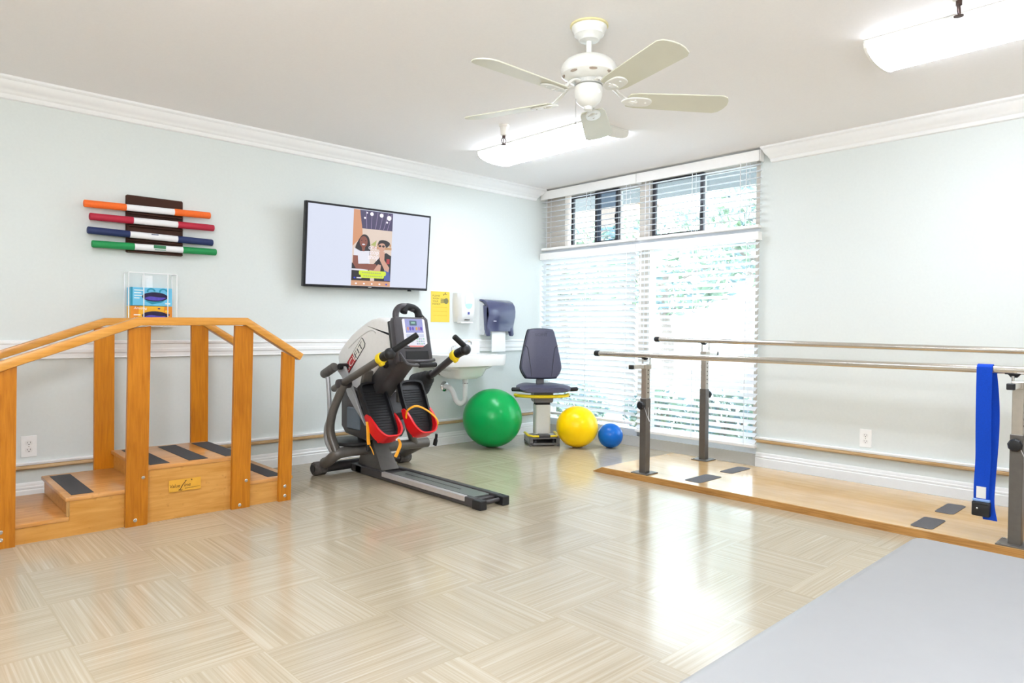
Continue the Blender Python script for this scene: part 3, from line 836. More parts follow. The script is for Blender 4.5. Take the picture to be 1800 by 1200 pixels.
pl_ = obj('maker_plate', MB().bb(LO, LO+V((.158, -.001, .062))), plain('gold_plate', '#d9a034', .4, var=.03), st)
lt = MB()
lt.text('Value', LO+V((.004, -.001, .022)), (1, 0, 0), (0, 0, 1), .026, 0, .0006, width=.05, shear=.15)
lt.text('ine', LO+V((.075, -.001, .022)), (1, 0, 0), (0, 0, 1), .026, 0, .0006, width=.032, shear=.15)
sw_ = spline([(.046, .006), (.056, .012), (.066, .03), (.082, .05), (.086, .055), (.078, .052)], 5)
lt.flat([(p.x+.0022, p.y) for p in sw_]+[(p.x-.0022, p.y) for p in sw_[::-1]], LO+V((0, -.001, 0)), (1, 0, 0), (0, 0, 1), 0, .0006)
lt.flat([(.046, .006), (.064, .003), (.068, .012), (.064, .007), (.048, .01)], LO+V((0, -.001, 0)), (1, 0, 0), (0, 0, 1), 0, .0007)
lt.flat([(.078, .0105), (.154, .0145), (.154, .016), (.078, .013)], LO+V((0, -.001, 0)), (1, 0, 0), (0, 0, 1), 0, .0006)
lt.flat(ellipse(.006, .006, .112, .054, 10), LO+V((0, -.001, 0)), (1, 0, 0), (0, 0, 1), 0, .0006)
obj('lettering', lt, plain('dark_ink', '#2b1c10', .5), pl_, 0)
obj('sticker', MB().bb((-3.8445, -.72, .2), (-3.8445+.001, -.70, .225)), WHITE, st)

# ================================================================== SINK AND WALL DISPENSERS
PORC = plain('white_porcelain', '#e9e9e8', .12, var=.005, coat=.5)
sk = thing('porcelain_sink', 'white porcelain wall sink with exposed drain pipe', 'sink', (-1.2, -.2, .55))
xs0, xs1 = -1.54, -.86
m = MB()
out = [(xs0, 0), (xs0+.0, -.34), (xs0+.03, -.42), (xs0+.1, -.45), (xs1-.1, -.45), (xs1-.03, -.42), (xs1, -.34), (xs1, 0)]
out = out[::-1]
nb = len(out)
# rim slab with a hollow bowl
def scl(k, z, dy=0): return [((x+1.2)*k[0]-1.2, (y+.22)*k[1]-.22+dy, z) for x, y in out]
m.loft([scl((1, 1), .79), scl((1.0, 1.0), .78), scl((.985, .988), .715), scl((.96, .968), .698), scl((.62, .66), .69), scl((.54, .6), .675), scl((.44, .5), .61), scl((.3, .36), .585)], caps=False)
m.raw(scl((.3, .36), .585), [list(range(nb))])
m.loft([scl((1, 1), .79), scl((.9, .8), .79), scl((.84, .72), .775), scl((.7, .6), .68), scl((.35, .3), .63)], caps=False)
m.raw(scl((.35, .3), .63), [list(range(nb))])
obj('basin', m, PORC, sk, 40)
obj('backsplash', MB().bb((xs0, -.05, .78), (xs1+.0, 0, .905), .015, 3), PORC, sk)
f = MB(); f.rcyl((-1.1, -.09, .79), (-1.1, -.09, .87), .016, 14); f.tube(spline([(-1.1, -.09, .86), (-1.1, -.14, .895), (-1.1, -.2, .89), (-1.1, -.21, .87)], 4), .009, 10)
f.rcyl((-1.2, -.08, .8), (-1.2, -.08, .85), .014, 12); f.beam((-1.2, -.08, .855), (-1.2, -.14, .86), .014, .008)
obj('faucet', f, CHROME, sk)
PIPE = plain('white_pvc_pipe', '#eceaea', .35, var=.02)
d = MB(); d.cyl((-1.13, -.17, .59), (-1.13, -.17, .545), .026, .024, 16); d.cyl((-1.13, -.17, .55), (-1.13, -.17, .42), .022, n=16)
d.tube(spline([(-1.13, -.17, .43), (-1.135, -.17, .39), (-1.16, -.155, .365), (-1.19, -.13, .385), (-1.21, -.11, .45), (-1.22, -.085, .49), (-1.225, -.04, .505), (-1.225, 0, .505)], 5), .022, 14)
obj('drain_trap', d, PIPE, sk)
obj('collar', MB().cyl((-1.13, -.17, .543), (-1.13, -.17, .535), .025, n=16), CHROME, sk)
obj('escutcheon', MB().lathe([(.045, 0), (.043, .006), (.03, .014), (.023, .016)], (-1.225, 0, .505), Matrix.Rotation(PI/2, 3, 'X'), 24), CHROME, sk)
v_ = MB(); v_.cyl((-1.3, -.03, .62), (-1.3, -.1, .62), .013, n=12); v_.cyl((-1.3, -.08, .61), (-1.3, -.08, .66), .009, n=10); v_.box((-1.3, -.115, .62), (.04, .016, .022), None, .005)
obj('supply_valve', v_, plain('dark_brass', '#5a4234', .35, .7), sk)
obj('supply_hose', MB().tube(spline([(-1.3, -.08, .65), (-1.3, -.1, .7), (-1.25, -.1, .75)], 4), .006, 8), CHROME, sk)

sd = thing('soap_dispenser', 'white wall soap dispenser with a clear window', 'soap dispenser', (-1.05, -.05, 1.06))
m = MB()
sx0, sx1 = -1.145, -.955
secs = []
for z, dep, ins in ((1.325, .05, .02), (1.315, .085, .006), (1.26, .1, .0), (1.18, .105, 0), (1.12, .1, .005), (1.08, .085, .012), (1.064, .07, .016)):
    secs.append([(sx0+ins, 0, z), (sx0+ins, -dep*.7, z), (sx0+ins+.025, -dep, z), (sx1-ins-.025, -dep, z), (sx1-ins, -dep*.7, z), (sx1-ins, 0, z)])
m.loft(secs)
obj('housing', m, plain('white_abs', '#dededc', .3, var=.01), sd, 40)
obj('viewing_window', MB().prism(sp2([(-.04, .05), (.0, .062), (.04, .05), (.042, -.01), (.02, -.06), (-.02, -.06), (-.042, -.01)], 4), (-1.045, -.101, 1.24), (1, 0, 0), (0, 0, 1), .004, .001, 1), plain('clear_grey_plastic', '#d5dcdc', .1, var=.05, nscale=20), sd)
obj('liquid_soap', MB().prism(sp2([(-.037, 0), (.037, .004), (.02, -.034), (-.02, -.034)], 4), (-1.045, -.1055, 1.218), (1, 0, 0), (0, 0, 1), .001), plain('teal_soap', '#a9d6cc', .3), sd)
obj('mark', MB().bb((-1.055, -.1065, 1.13), (-1.035, -.102, 1.152)), plain('blue_print', '#4a4f9c', .5), sd)
m = MB(); m.prism([(-.03, -.004), (.03, -.004), (.034, .004), (-.02, .006)], (-1.06, -.094, 1.083), (1, 0, 0), (0, 0, 1), .006)
obj('spout', m, plain('dark_spout', '#3a3432', .5), sd)
obj('push_tray', MB().bb((-1.12, -.09, 1.052), (-.98, -.03, 1.066), .005, 2), plain('white_abs', '#f0f0ee'), sd)

td = thing('towel_dispenser', 'dark smoky blue paper towel dispenser on the wall', 'paper towel dispenser', (-.68, -.06, .95))
SMOKE = plain('smoky_blue_plastic', '#484c6c', .22, var=.04, coat=.5, nscale=8)
tx0, tx1 = -.838, -.515
prof = [(0, 1.272), (-.02, 1.274), (-.06, 1.268), (-.1, 1.25), (-.128, 1.215), (-.138, 1.17), (-.136, 1.12), (-.122, 1.07), (-.112, 1.03), (-.112, .985), (-.105, .985), (-.1, 1.03), (-.108, 1.07), (-.1, 1.2), (-.05, 1.25), (0, 1.258)]
m = MB(); m.prism([(-y, z) for y, z in prof], (tx1, 0, 0), (0, -1, 0), (0, 0, 1), abs(tx1-tx0), .004, 2)
for xx in (tx0+.0, tx1-.04):
    m.prism([(.05, 1.22), (.125, 1.2), (.136, 1.13), (.11, 1.04), (.118, .955), (.108, .942), (.095, .945), (.07, 1.0)], (xx+.04, 0, 0), (0, -1, 0), (0, 0, 1), .04, .005, 2)
obj('cover', m, SMOKE, td, 40)
m = MB(); m.prism([(0, .955), (0, 1.255), (.05, 1.24), (.085, 1.19), (.092, 1.1), (.075, .995), (.06, .95)], (tx1-.006, 0, 0), (0, -1, 0), (0, 0, 1), abs(tx1-tx0)-.012)
obj('mounting_case', m, plain('pale_grey_plastic', '#d3d6d6', .4), td)
m = MB(); m.prism([(.08, 1.01), (.085, 1.01), (.095, .97), (.097, .8), (.093, .8), (.09, .97)], (-.6, 0, 0), (0, -1, 0), (0, 0, 1), .165)
obj('paper_towel', m, plain('white_paper', '#f4f5f7', .8, var=.01), td)
obj('mark', MB().text('Tork', (-.79, -.124, 1.075), (1, 0, 0), (0, 0, 1), .016, 0, .001) if False else MB().bb((-.772, -.1265, 1.074), (-.74, -.1235, 1.08)), plain('print_pale', '#cfd0dc', .5), td)

ps = MB()
ps.bb((-1.376, -.003, 1.06), (-1.178, -.0005, 1.322), mi=0)
PX = V((-1.376, -.003, 1.06)); exx, eyy = V((1, 0, 0)), V((0, 0, 1))
for i, t_ in enumerate(('PLEASE', 'WASH', 'YOUR', 'HANDS')):
    ps.text(t_, PX+V((.016, 0, .218-i*.0235)), exx, eyy, .021, 1, .0006, width=(.078, .066, .06, .08)[i])
def finger(x0, y0, x1, y1, w_): ps.flat([(x0, y0-w_), (x1, y1-w_), (x1, y1+w_), (x0, y0+w_)], PX, exx, eyy, 2, .0006)
ps.flat(ellipse(.05, .05, .16, .182, 16), PX, exx, eyy, 2, .0007)
for i in range(4): finger(.1, .165+i*.011, .15, .17+i*.009, .0035)
ps.flat([(.14, .196), (.17, .21), (.176, .2), (.15, .188)], PX, exx, eyy, 2, .0008)
ps.flat([(.128, .228), (.134, .228), (.134, .238), (.168, .238), (.168, .242), (.128, .242)], PX, exx, eyy, 1, .0008); ps.flat(ellipse(.014, .012, .15, .25, 10), PX, exx, eyy, 1, .0008)
for i in range(3): ps.flat([(.02, .125-i*.035), (.17, .125-i*.035), (.17, .128-i*.035), (.02, .128-i*.035)], PX, exx, eyy, 3, .0006)
tag(obj('wall_sign', ps, [plain('yellow_paper', '#e6c848', .6, var=.02), plain('sign_ink', '#5a5432', .6), plain('sign_grey', '#77744c', .6), plain('sign_faint', '#d4b02c', .6)], None, 0),
    'yellow hand washing paper sign taped on the wall above the sink', 'sign')

# ================================================================== EXERCISE BALLS
def ball(c, r, col, label, valve_dir):
    mat = plain('pvc_'+label.split()[1], col, .28, var=.02, bump=.03, nscale=30, coat=.08, spec=.25)
    t = thing('exercise_ball', label, 'exercise ball', (c[0], c[1], 0), None, 'inflated exercise balls on the floor')
    m = MB().sphere((c[0], c[1], r*.985), r, 64, 40, (1, 1, .985))
    nv = len(m.v)
    # faint moulded rings
    obj('ball_skin', m, mat, t, 180)
    d = V(valve_dir).normalized(); o = V((c[0], c[1], r*.985))+d*r*.985
    obj('valve_plug', MB().lathe([(.012, -.004), (.012, .001), (.006, .002)], o, rot_between((0, 0, 1)) if False else d.to_track_quat('Z', 'Y').to_matrix(), 14), mat, t)
ball((-.984, -.360), .2525, '#009a4a', 'large green inflated exercise ball in front of the sink', (.5, .6, .6))
ball((-.428, -.828), .179, '#ffcf00', 'medium yellow inflated exercise ball between the seat and the blue ball', (.7, .7, .2))
ball((-.230, -1.033), .1065, '#0a60b6', 'small blue inflated exercise ball beside the yellow ball', (.7, .7, .2))

# ================================================================== DETACHED EXERCISE SEAT
SEATM = plain('charcoal_vinyl', '#48475a', .42, var=.05, bump=.06, nscale=80)
PIPM = plain('dark_piping', '#1d1d24', .5)
YEL = plain('yellow_lever', '#f2d21c', .4, var=.02)
GREYM = plain('grey_bracket', '#6d6b6e', .4, .4, var=.03)
LGT = plain('light_grey_column', '#d6d5d0', .4, var=.02)
s = thing('swivel_chair', 'black swivel exercise seat on a grey pedestal by the window corner', 'exercise seat', (-.548, -.523, 0), math.radians(-33.6))
m = MB(); m.bb((-.132, -.13, .012), (.132, .13, .03)); m.bb((-.132, -.13, .012), (-.1, .13, .072), .004); m.bb((.1, -.13, .012), (.132, .13, .072), .004); m.bb((-.132, .09, .012), (.132, .13, .072), .004); m.bb((-.132, -.13, .062), (.132, .13, .075), .003)
m.bb((-.132, -.13, .0), (-.115, -.1, .02)); m.bb((.115, -.13, .0), (.132, -.1, .02)); m.bb((-.132, .1, 0), (-.115, .13, .02)); m.bb((.115, .1, 0), (.132, .13, .02))
obj('pedestal_base', m, plain('dark_chrome', '#7d7b7e', .22, .8, var=.03), s)
m = MB()
for x in (-.08, .08): m.rcyl((x-.01, -.11, .035), (x+.01, -.11, .035), .02, 14)
obj('roller', m, BLACKP, s)
for sx in (-1, 1):
    m = MB(); m.tube([(sx*.135, .09, .092), (sx*.13, -.06, .088), (sx*.1, -.118, .086), (sx*.05, -.12, .086)], .013, 10, flat=.7)
    obj('foot_lever', m, YEL, s)
obj('base_pad', MB().bb((-.05, -.12, .072), (.05, .02, .1), .006), CHARC, s)
obj('column', MB().prism(rrect(.138, .12, .02), (0, .01, .095), (1, 0, 0), (0, 1, 0), .255), LGT, s)
m = MB(); m.bb((-.062, -.045, .345), (.062, .06, .372), .004)
for z in (.352, .362): m.bb((-.064, -.047, z), (.064, .062, z+.004))
obj('bellows', m, BLACKR, s)
m = MB(); m.prism([(-.075, .37), (.075, .37), (.085, .385), (.085, .456), (-.085, .456), (-.085, .385)], (0, .08, 0), (1, 0, 0), (0, 0, 1), .15, .004, 1)
obj('seat_bracket', m, GREYM, s)
m = MB(); m.tube(spline([(-.245, -.03, .436), (-.22, -.08, .434), (-.1, -.125, .43), (.1, -.125, .43), (.2, -.09, .434), (.225, -.03, .438)], 5), .0165, 10, flat=.9)
obj('release_bar', m, YEL, s)
for sx in (-1, 1):
    obj('side_strut', MB().tube([(sx*.08, .0, .42), (sx*.245, -.03, .422)], .008, 8), CHARC, s)
# seat pan: saddle shaped
loops = []
for t_ in range(9):
    y = -.17+t_*.36/8
    hw = (.2, .228, .238, .238, .232, .222, .21, .195, .17)[t_]
    fr = 0 if t_ > 1 else (.016, .003)[t_]
    lp = []
    for i in range(21):
        u_ = -1+2*i/20; lp.append((u_*hw, y, .522-fr+.010*abs(u_)**2*(1 if t_ > 2 else .3)-.004*math.cos(u_*PI*2)*(1 if t_ < 3 else .3)-.02*abs(u_)**8))
    for i in range(21):
        u_ = 1-2*i/20; lp.append((u_*hw*.97, y, .458+fr*.6+.015*abs(u_)**6))
    loops.append(lp)
obj('seat_cushion', MB().loft(loops), SEATM, s, 60)
for sx in (-1, 1):
    m = MB(); m.rcyl((sx*.195, -.11, .487), (sx*.292, -.115, .493), .0175, 14, e=.5)
    obj('hand_grip', m, BLACKR, s)
# backrest
outl = [(-.095, 1.005), (0, 1.012), (.095, 1.005), (.123, .985), (.155, .86), (.186, .70), (.186, .64), (.15, .575), (.12, .562), (0, .56), (-.12, .562), (-.15, .575), (-.186, .64), (-.186, .70), (-.155, .86), (-.123, .985)]
outl = [(x, z-.56) for x, z in outl]
so = sp2(outl, 4)
lean = V((0, .10, 1)).normalized()
bo = V((0, .035, .565))
obj('back_shell', MB().prism(so, bo+V((0, .052, 0)), (1, 0, 0), lean, .03, .008, 2), PIPM, s, 50)
bp = obj('backrest', MB().prism([(x*.965, z*.975+.006) for x, z in so], bo+V((0, .03, 0)), (1, 0, 0), lean, .04, .014, 3), SEATM, s, 50)
# stitched side bolsters
for sx in (-1, 1):
    pts = [bo+V((sx*.155, 0, 0))*1+lean*.30+V((0, -.012, 0)), bo+V((sx*.125, -.012, 0))+lean*.28, bo+V((sx*.105, -.012, 0))+lean*.16, bo+V((sx*.09, -.012, 0))+lean*.03]
    obj('seam', MB().tube(spline(pts, 5), .0022, 6), PIPM, bp)
lt = MB(); lt.text('SCIFIT', bo+lean*.385+V((0, -.0105, 0)), (1, 0, 0), lean, .034, 0, .0008, width=.11, center=True)
obj('embossed_lettering', lt, plain('embossed_vinyl', '#2c2b3a', .5), bp, 0)
obj('back_post', MB().beam((0, .1, .42), (0, .1, .62), .07, .02, (0, 1, 0), .004), GREYM, s)
obj('back_bracket', MB().bb((-.035, .02, .42), (.035, .11, .455), .003), GREYM, s)

# ================================================================== ELLIPTICAL / STEPPER MACHINE
el = thing('stepper_machine', 'grey and black seatless stepper machine with red heel pedals and console', 'exercise machine', (-2.29, -.75, 0))
SHR = plain('light_grey_shroud', '#efedea', .4, var=.02)
GUN = plain('gunmetal_frame', '#68645f', .38, .35, var=.05)
GUND = plain('dark_gunmetal', '#4a4748', .4, .3, var=.05)
SILV = plain('silver_paint', '#b4b5b7', .35, .5, var=.03)
WORN = plain('worn_rubber', '#55504d', .75, var=.35, bump=.3, nscale=60)
RED = plain('red_plastic', '#d8141c', .35, var=.03)
YSTR = plain('amber_strap', '#f2a614', .5, var=.05)
obj('base_tube', MB().cyl((-2.62, -.43, .045), (-1.94, -.43, .045), .034, n=18), GUND, el)
for a, b in (((-2.665, -.43, .045), (-2.575, -.43, .045)), ((-1.985, -.43, .045), (-1.885, -.43, .045))):
    o = obj('end_wheel', MB().rcyl(a, b, .046, 22, e=.2), WORN, el)
    x_ = a[0]-.002 if a[0] < -2.3 else b[0]+.002
    obj('wheel_cap', MB().cyl((x_-.004, -.43, .045), (x_+.004, -.43, .045), .03, n=18), BLACKP, o)
# rail
m = MB(); m.bb((-2.395, -1.80, .004), (-2.355, -.52, .055), .004); m.bb((-2.225, -1.80, .004), (-2.185, -.52, .055), .004); m.bb((-2.36, -1.78, .008), (-2.22, -.46, .04)); m.bb((-2.395, -.6, .004), (-2.185, -.46, .058), .006)
rl = obj('rail', m, GUND, el)
obj('rail_top', MB().bb((-2.352, -1.74, .04), (-2.228, -.9, .05), .002), plain('grey_green_rail_top', '#7b807c', .3, .4, var=.04), rl)
m = MB()
for i in range(34): m.bb((-2.293, -.98-i*.017, .0495), (-2.28, -.988-i*.017, .0508))
obj('index_slots', m, BLACKP, rl)
obj('side_strip', MB().bb((-2.399, -1.72, .026), (-2.372, -.86, .058), .003), plain('pale_aluminium', '#c9c6c6', .3, .5, var=.03), rl, label='pale aluminium side strip')
for x in (-2.375, -2.205): obj('rail_foot', MB().bb((x-.026, -1.862, 0), (x+.026, -1.79, .052), .004), BLACKP, rl)
obj('end_bar', MB().cyl((-2.35, -1.825, .03), (-2.23, -1.825, .03), .012, n=12), GUND, rl)
# pillar and cross tube
m = MB(); m.loft([[(-2.36, -.8, .05), (-2.22, -.8, .05), (-2.22, -.5, .05), (-2.36, -.5, .05)], [(-2.345, -.70, .17), (-2.235, -.70, .17), (-2.235, -.52, .17), (-2.345, -.52, .17)], [(-2.345, -.66, .24), (-2.235, -.66, .24), (-2.235, -.5, .24), (-2.345, -.5, .24)]])
obj('support_pillar', m, GUN, el)
obj('cross_tube', MB().tube(spline([(-2.60, -.47, .085), (-2.605, -.54, .11), (-2.585, -.595, .155), (-2.52, -.61, .17), (-2.35, -.615, .17), (-1.9, -.615, .165), (-1.86, -.615, .165)], 5), .036, 16), GUN, el)
obj('cross_tube_arm', MB().tube(spline([(-1.9, -.6, .15), (-1.95, -.52, .1), (-1.95, -.45, .07)], 4), .03, 12), GUN, el)
# uprights
for sgn, pts in ((1, [(-2.575, -.60, .16), (-2.60, -.55, .30), (-2.595, -.56, .42), (-2.575, -.60, .53), (-2.56, -.65, .63)]), (-1, [(-1.97, -.62, .17), (-2.04, -.66, .3), (-2.1, -.7, .44), (-2.06, -.75, .55), (-2.03, -.78, .62)])):
    obj('upright', MB().tube(spline(pts, 6), .033, 14, flat=.8), GUN, el)
obj('mast', MB().beam((-2.29, -.56, .2), (-2.29, -.62, .6), .14, .16, (0, 1, 0), .012), GUND, el)
m = MB(); m.prism([(-.40, .62), (-.40, .32), (-.46, .27), (-.72, .25), (-.76, .30), (-.70, .56)], (-2.44, 0, 0), (0, 1, 0), (0, 0, 1), .3, .012, 2)
obj('drive_housing', m, GUND, el)
obj('battery_box', MB().bb((-2.455, -.66, .31), (-2.425, -.50, .46), .008), plain('blue_grey_box', '#5e6a76', .3, var=.05), el)
obj('pulley', MB().lathe([(.03, .205), (.15, .207), (.155, .214), (.155, .226), (.15, .232), (.03, .236)], (-2.42, -.52, 0), n=36), BLACKP, el)
# shroud
shp = [(-.30, .83), (-.295, .74), (-.40, .56), (-.50, .535), (-.585, .57), (-1.0, .915), (-1.03, .96), (-.975, 1.025), (-.86, 1.065), (-.78, 1.07), (-.66, 1.04), (-.46, .95)]
shs = sp2(shp, 3)
sh = obj('shroud', MB().prism(shs[::-1], (-2.405, 0, 0), (0, 1, 0), (0, 0, 1), .205, .022, 3), SHR, el, 40)
cen = (-.66, .82)
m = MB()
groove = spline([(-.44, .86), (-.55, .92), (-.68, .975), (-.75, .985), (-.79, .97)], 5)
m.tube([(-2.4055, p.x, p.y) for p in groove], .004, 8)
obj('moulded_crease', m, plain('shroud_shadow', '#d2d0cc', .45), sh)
# dark front cover under the shroud
n_ = V((0, -.64, .77)); 
m = MB()
m.prism([(-1.0, .90), (-.56, .555), (-.52, .50), (-.62, .44), (-.70, .50), (-1.06, .80), (-1.10, .88), (-1.07, .93)][::-1], (-2.392, 0, 0), (0, 1, 0), (0, 0, 1), .145, .012, 2)
obj('front_cover', m, GUND, el, 40)
obj('cover_edge', MB().beam((-2.238, -1.03, .82), (-2.238, -.62, .47), .014, .03, (1, 0, 0), .003), SHR, el)
# logo on the near side
lex = V((0, -.735, .68)).normalized(); ley = V((0, .68, .735)).normalized()
LO = V((-2.4075, -.437, .675))
Lw, Lh = .315, .072
tr_ = [(0, 0), (Lw-.02, 0), (Lw, .012), (Lw, Lh-.012), (Lw-.008, Lh), (.02, Lh), (0, Lh-.014)]
lg = obj('logo_badge', MB().prism(tr_, LO+V((.003, 0, 0)), lex, ley, .0035), plain('badge_black', '#1c1a1a', .4), sh)
m = MB()
m.flat([(.004, .004), (Lw*.46, .004), (Lw*.46, Lh-.004), (.02, Lh-.004), (.004, Lh-.017)], LO, lex, ley, 0, .001)
m.flat([(Lw*.47, .004), (Lw-.022, .004), (Lw-.004, .014), (Lw-.004, Lh-.014), (Lw-.01, Lh-.004), (Lw*.47, Lh-.004)], LO, lex, ley, 1, .001)
m.text('SCI', LO+lex*.016+ley*.012, lex, ley, .062, 1, .0016, width=.125)
m.text('FIT', LO+lex*(Lw*.47+.012)+ley*.012, lex, ley, .062, 2, .0016, width=.13)
obj('lettering', m, [plain('badge_red', '#c01820', .4), plain('badge_cream', '#efece4', .4), plain('badge_ink', '#26211e', .4)], lg, 0)
# console
cx = -2.305
cq = V((0, .22, .975)).normalized()      # up along the face, leaning back
co = V((cx, -1.115, .79))
fx = V((1, 0, 0)); fn = fx.cross(cq)     # out of the face, to the user
hs = [(-.128, 0), (.128, 0), (.136, .02), (.132, .27), (.12, .295), (-.12, .295), (-.136, .27), (-.136, .02)]
m = MB(); m.prism(hs, co-fn*.06, fx, cq, .06, .012, 2)
cn = obj('console', m, plain('console_charcoal', '#413d41', .42, var=.04), el, 40)
obj('rear_hood', MB().prism([(-.125, .05), (.1, .05), (.1, .26), (.03, .30), (-.125, .28)], co-fn*.10, fx, cq, .05, .015, 2), BLACKP, cn)
so_ = [(-.085, .118), (-.06, .104), (.0, .098), (.065, .104), (.088, .118), (.086, .272), (.078, .28), (-.08, .28), (-.088, .272)]
obj('face_panel', MB().prism([(x+.012, z) for x, z in so_], co, fx, cq, .003), plain('white_panel', '#e6e4ee', .35, var=.01), cn)
lcd = MB(); O2 = co+fx*.012+cq*.034+fn*.0032
lcd.flat([(-.068, .155), (.068, .155), (.068, .245), (-.068, .245)], O2, fx, cq, 0, .0004)
lcd.flat(rrect(.056, .032, .004, 3, -.006, .218), O2, fx, cq, 1, .0008); lcd.flat(rrect(.03, .012, .002, 2, -.006, .22), O2, fx, cq, 2, .0012)
for i, (x, mi) in enumerate(((-.05, 3), (-.032, 4), (-.012, 4), (.016, 5), (.036, 6), (.052, 4))): lcd.flat(ellipse(.016, .026, x, .182, 12), O2, fx, cq, mi, .0008+.0001*i)
obj('display', lcd, [E_('lavender', '#a9aee8', .9), E_('slate', '#5f7c8a', .8), E_('mint', '#9fd4c0', .9), E_('peach', '#e0a088', .9), E_('violet', '#6f58c8', .9), E_('gold', '#e8b070', .9), E_('rose', '#c884a8', .9)], cn, 0)
kp = MB()
for i in range(4):
    for j in range(3): kp.box(O2+fx*(.012+i*.017)+cq*(.083+j*.016)+fn*.001, (.012, .01, .003), Matrix((fx, cq, fn)).transposed(), .001, mi=(i+j) % 3)
kp.box(O2+fx*-.04+cq*.11+fn*.001, (.04, .03, .002), Matrix((fx, cq, fn)).transposed(), .001, mi=2)
kp.flat([(-.05, .062), (.05, .06), (.06, .07), (-.06, .072)], O2, fx, cq, 3, .0006)
for i in range(6): kp.flat([(-.068, .145-i*.004), (.068, .145-i*.004), (.068, .147-i*.004), (-.068, .147-i*.004)], O2, fx, cq, 0, .0005)
obj('keypad', kp, [plain('key_blue', '#a8b4cc', .5), plain('key_grey', '#c6cad4', .5), plain('key_green', '#a6cdbb', .5), plain('key_red', '#d98078', .5)], cn)
obj('tray_slot', MB().prism([(-.075, .012), (.1, .012), (.1, .07), (-.075, .07)], co+fn*.0, fx, cq, .004, .001, 1), plain('slot_black', '#141214', .3), cn)
obj('shelf_lip', MB().tube(spline([(cx-.12, -1.12, .80), (cx-.05, -1.155, .795), (cx+.06, -1.155, .795), (cx+.132, -1.12, .80)], 4), .012, 10), GUND, cn)
hb = co-fn*.035+fx*.03
pts = [hb+fx*-.125+cq*.27, hb+fx*-.118+cq*.33, hb+fx*-.085+cq*.365, hb+fx*-.03+cq*.37, hb+fx*.02+cq*.355]
obj('top_handle', MB().tube(spline(pts, 5), .021, 14), plain('console_charcoal', '#413d41'), cn)
pts = [hb+fx*-.06+cq*.33, hb+fx*-.04+cq*.365, hb+fx*.01+cq*.365, hb+fx*.05+cq*.34, hb+fx*.055+cq*.30]
obj('handle_grip', MB().tube(spline(pts, 5), .024, 14), BLACKR, cn)
pts = [hb+fx*.0+cq*.365, hb+fx*.06+cq*.335, hb+fx*.118+cq*.28]
obj('handle_rod', MB().tube(spline(pts, 5), .006, 8), CHARC, cn)
obj('console_neck', MB().beam((cx+.02, -.92, .93), (cx+.02, -1.045, .93), .12, .16, (0, 0, 1), .02), GUND, el)
obj('grab_bar', MB().tube(spline([(cx-.10, -1.0, .90), (cx-.115, -1.10, .84), (cx-.105, -1.16, .785), (cx-.06, -1.18, .772), (cx+.03, -1.18, .772)], 5), .010, 10), CHARC, el)
obj('grab_bar_grip', MB().rcyl((cx-.03, -1.18, .772), (cx+.105, -1.18, .772), .0165, 14), BLACKR, el)
obj('grab_bar_link', MB().cyl((cx+.03, -1.18, .775), (cx+.0, -1.13, .80), .008, n=8), CHARC, el)
# arms
def arm(label_side, tube_pts, boot, collar, joint, grip, knob):
    a = obj('arm_lever', MB().rcyl(tube_pts[0], tube_pts[1], .0235, 18, e=.25), GUN if label_side < 0 else GUND, el)
    d = (V(tube_pts[1])-V(tube_pts[0])).normalized()
    cc = V(collar)
    c_ = MB(); c_.rcyl(cc-d*.022, cc+d*.022, .036, 20, e=.25); c_.box(cc+V((0, 0, -.032))+d*.01, (.03, .04, .035), rot_between(d), .008)
    obj('lock_collar', c_, YEL, a, label='yellow lock collar')
    j = V(joint)
    obj('joint', MB().rcyl(cc+d*.02, j+d*.01, .03, 18, e=.3).sphere(j, .036, 20, 14), BLACKP, a)
    g0 = V(grip[0]); g1 = V(grip[1])
    obj('grip', MB().rcyl(g0, g1, .0185, 18, e=.35), BLACKR, a)
    if boot:
        b0 = V(boot); m_ = MB(); R = d.to_track_quat('Z', 'Y').to_matrix(); pr = [(.04, -.11)]
        for i in range(4): pr += [(.088-.012*i, -.095+i*.038), (.05-.006*i, -.072+i*.038)]
        pr += [(.028, .075)]
        m_.lathe(pr, b0, R, 20)
        obj('rubber_boot', m_, BLACKR, a, 25)
    return a
arm(-1, ((-2.56, -.515, .588), (-2.56, -1.10, .812)), None, (-2.56, -1.10, .816), (-2.555, -1.19, .848), ((-2.55, -1.195, .858), (-2.425, -1.295, .966)), None)
obj('lever_pivot', MB().rcyl((-2.60, -.63, .63), (-2.50, -.63, .63), .032, 18), GUND, el)
obj('lever_rod', MB().tube(spline([(-2.52, -1.02, .78), (-2.47, -1.0, .79), (-2.41, -.92, .76)], 4), .02, 10), BLACKP, el)
arm(1, ((-2.02, -.80, .63), (-2.02, -1.13, .815)), (-2.02, -.83, .655), (-2.02, -1.145, .826), (-2.01, -1.245, .868), ((-2.0, -1.25, .875), (-2.10, -1.235, .955)), None)
obj('lever_link', MB().beam((-2.02, -.80, .62), (-2.10, -.62, .55), .05, .05, (0, 0, 1), .008), GUND, el)
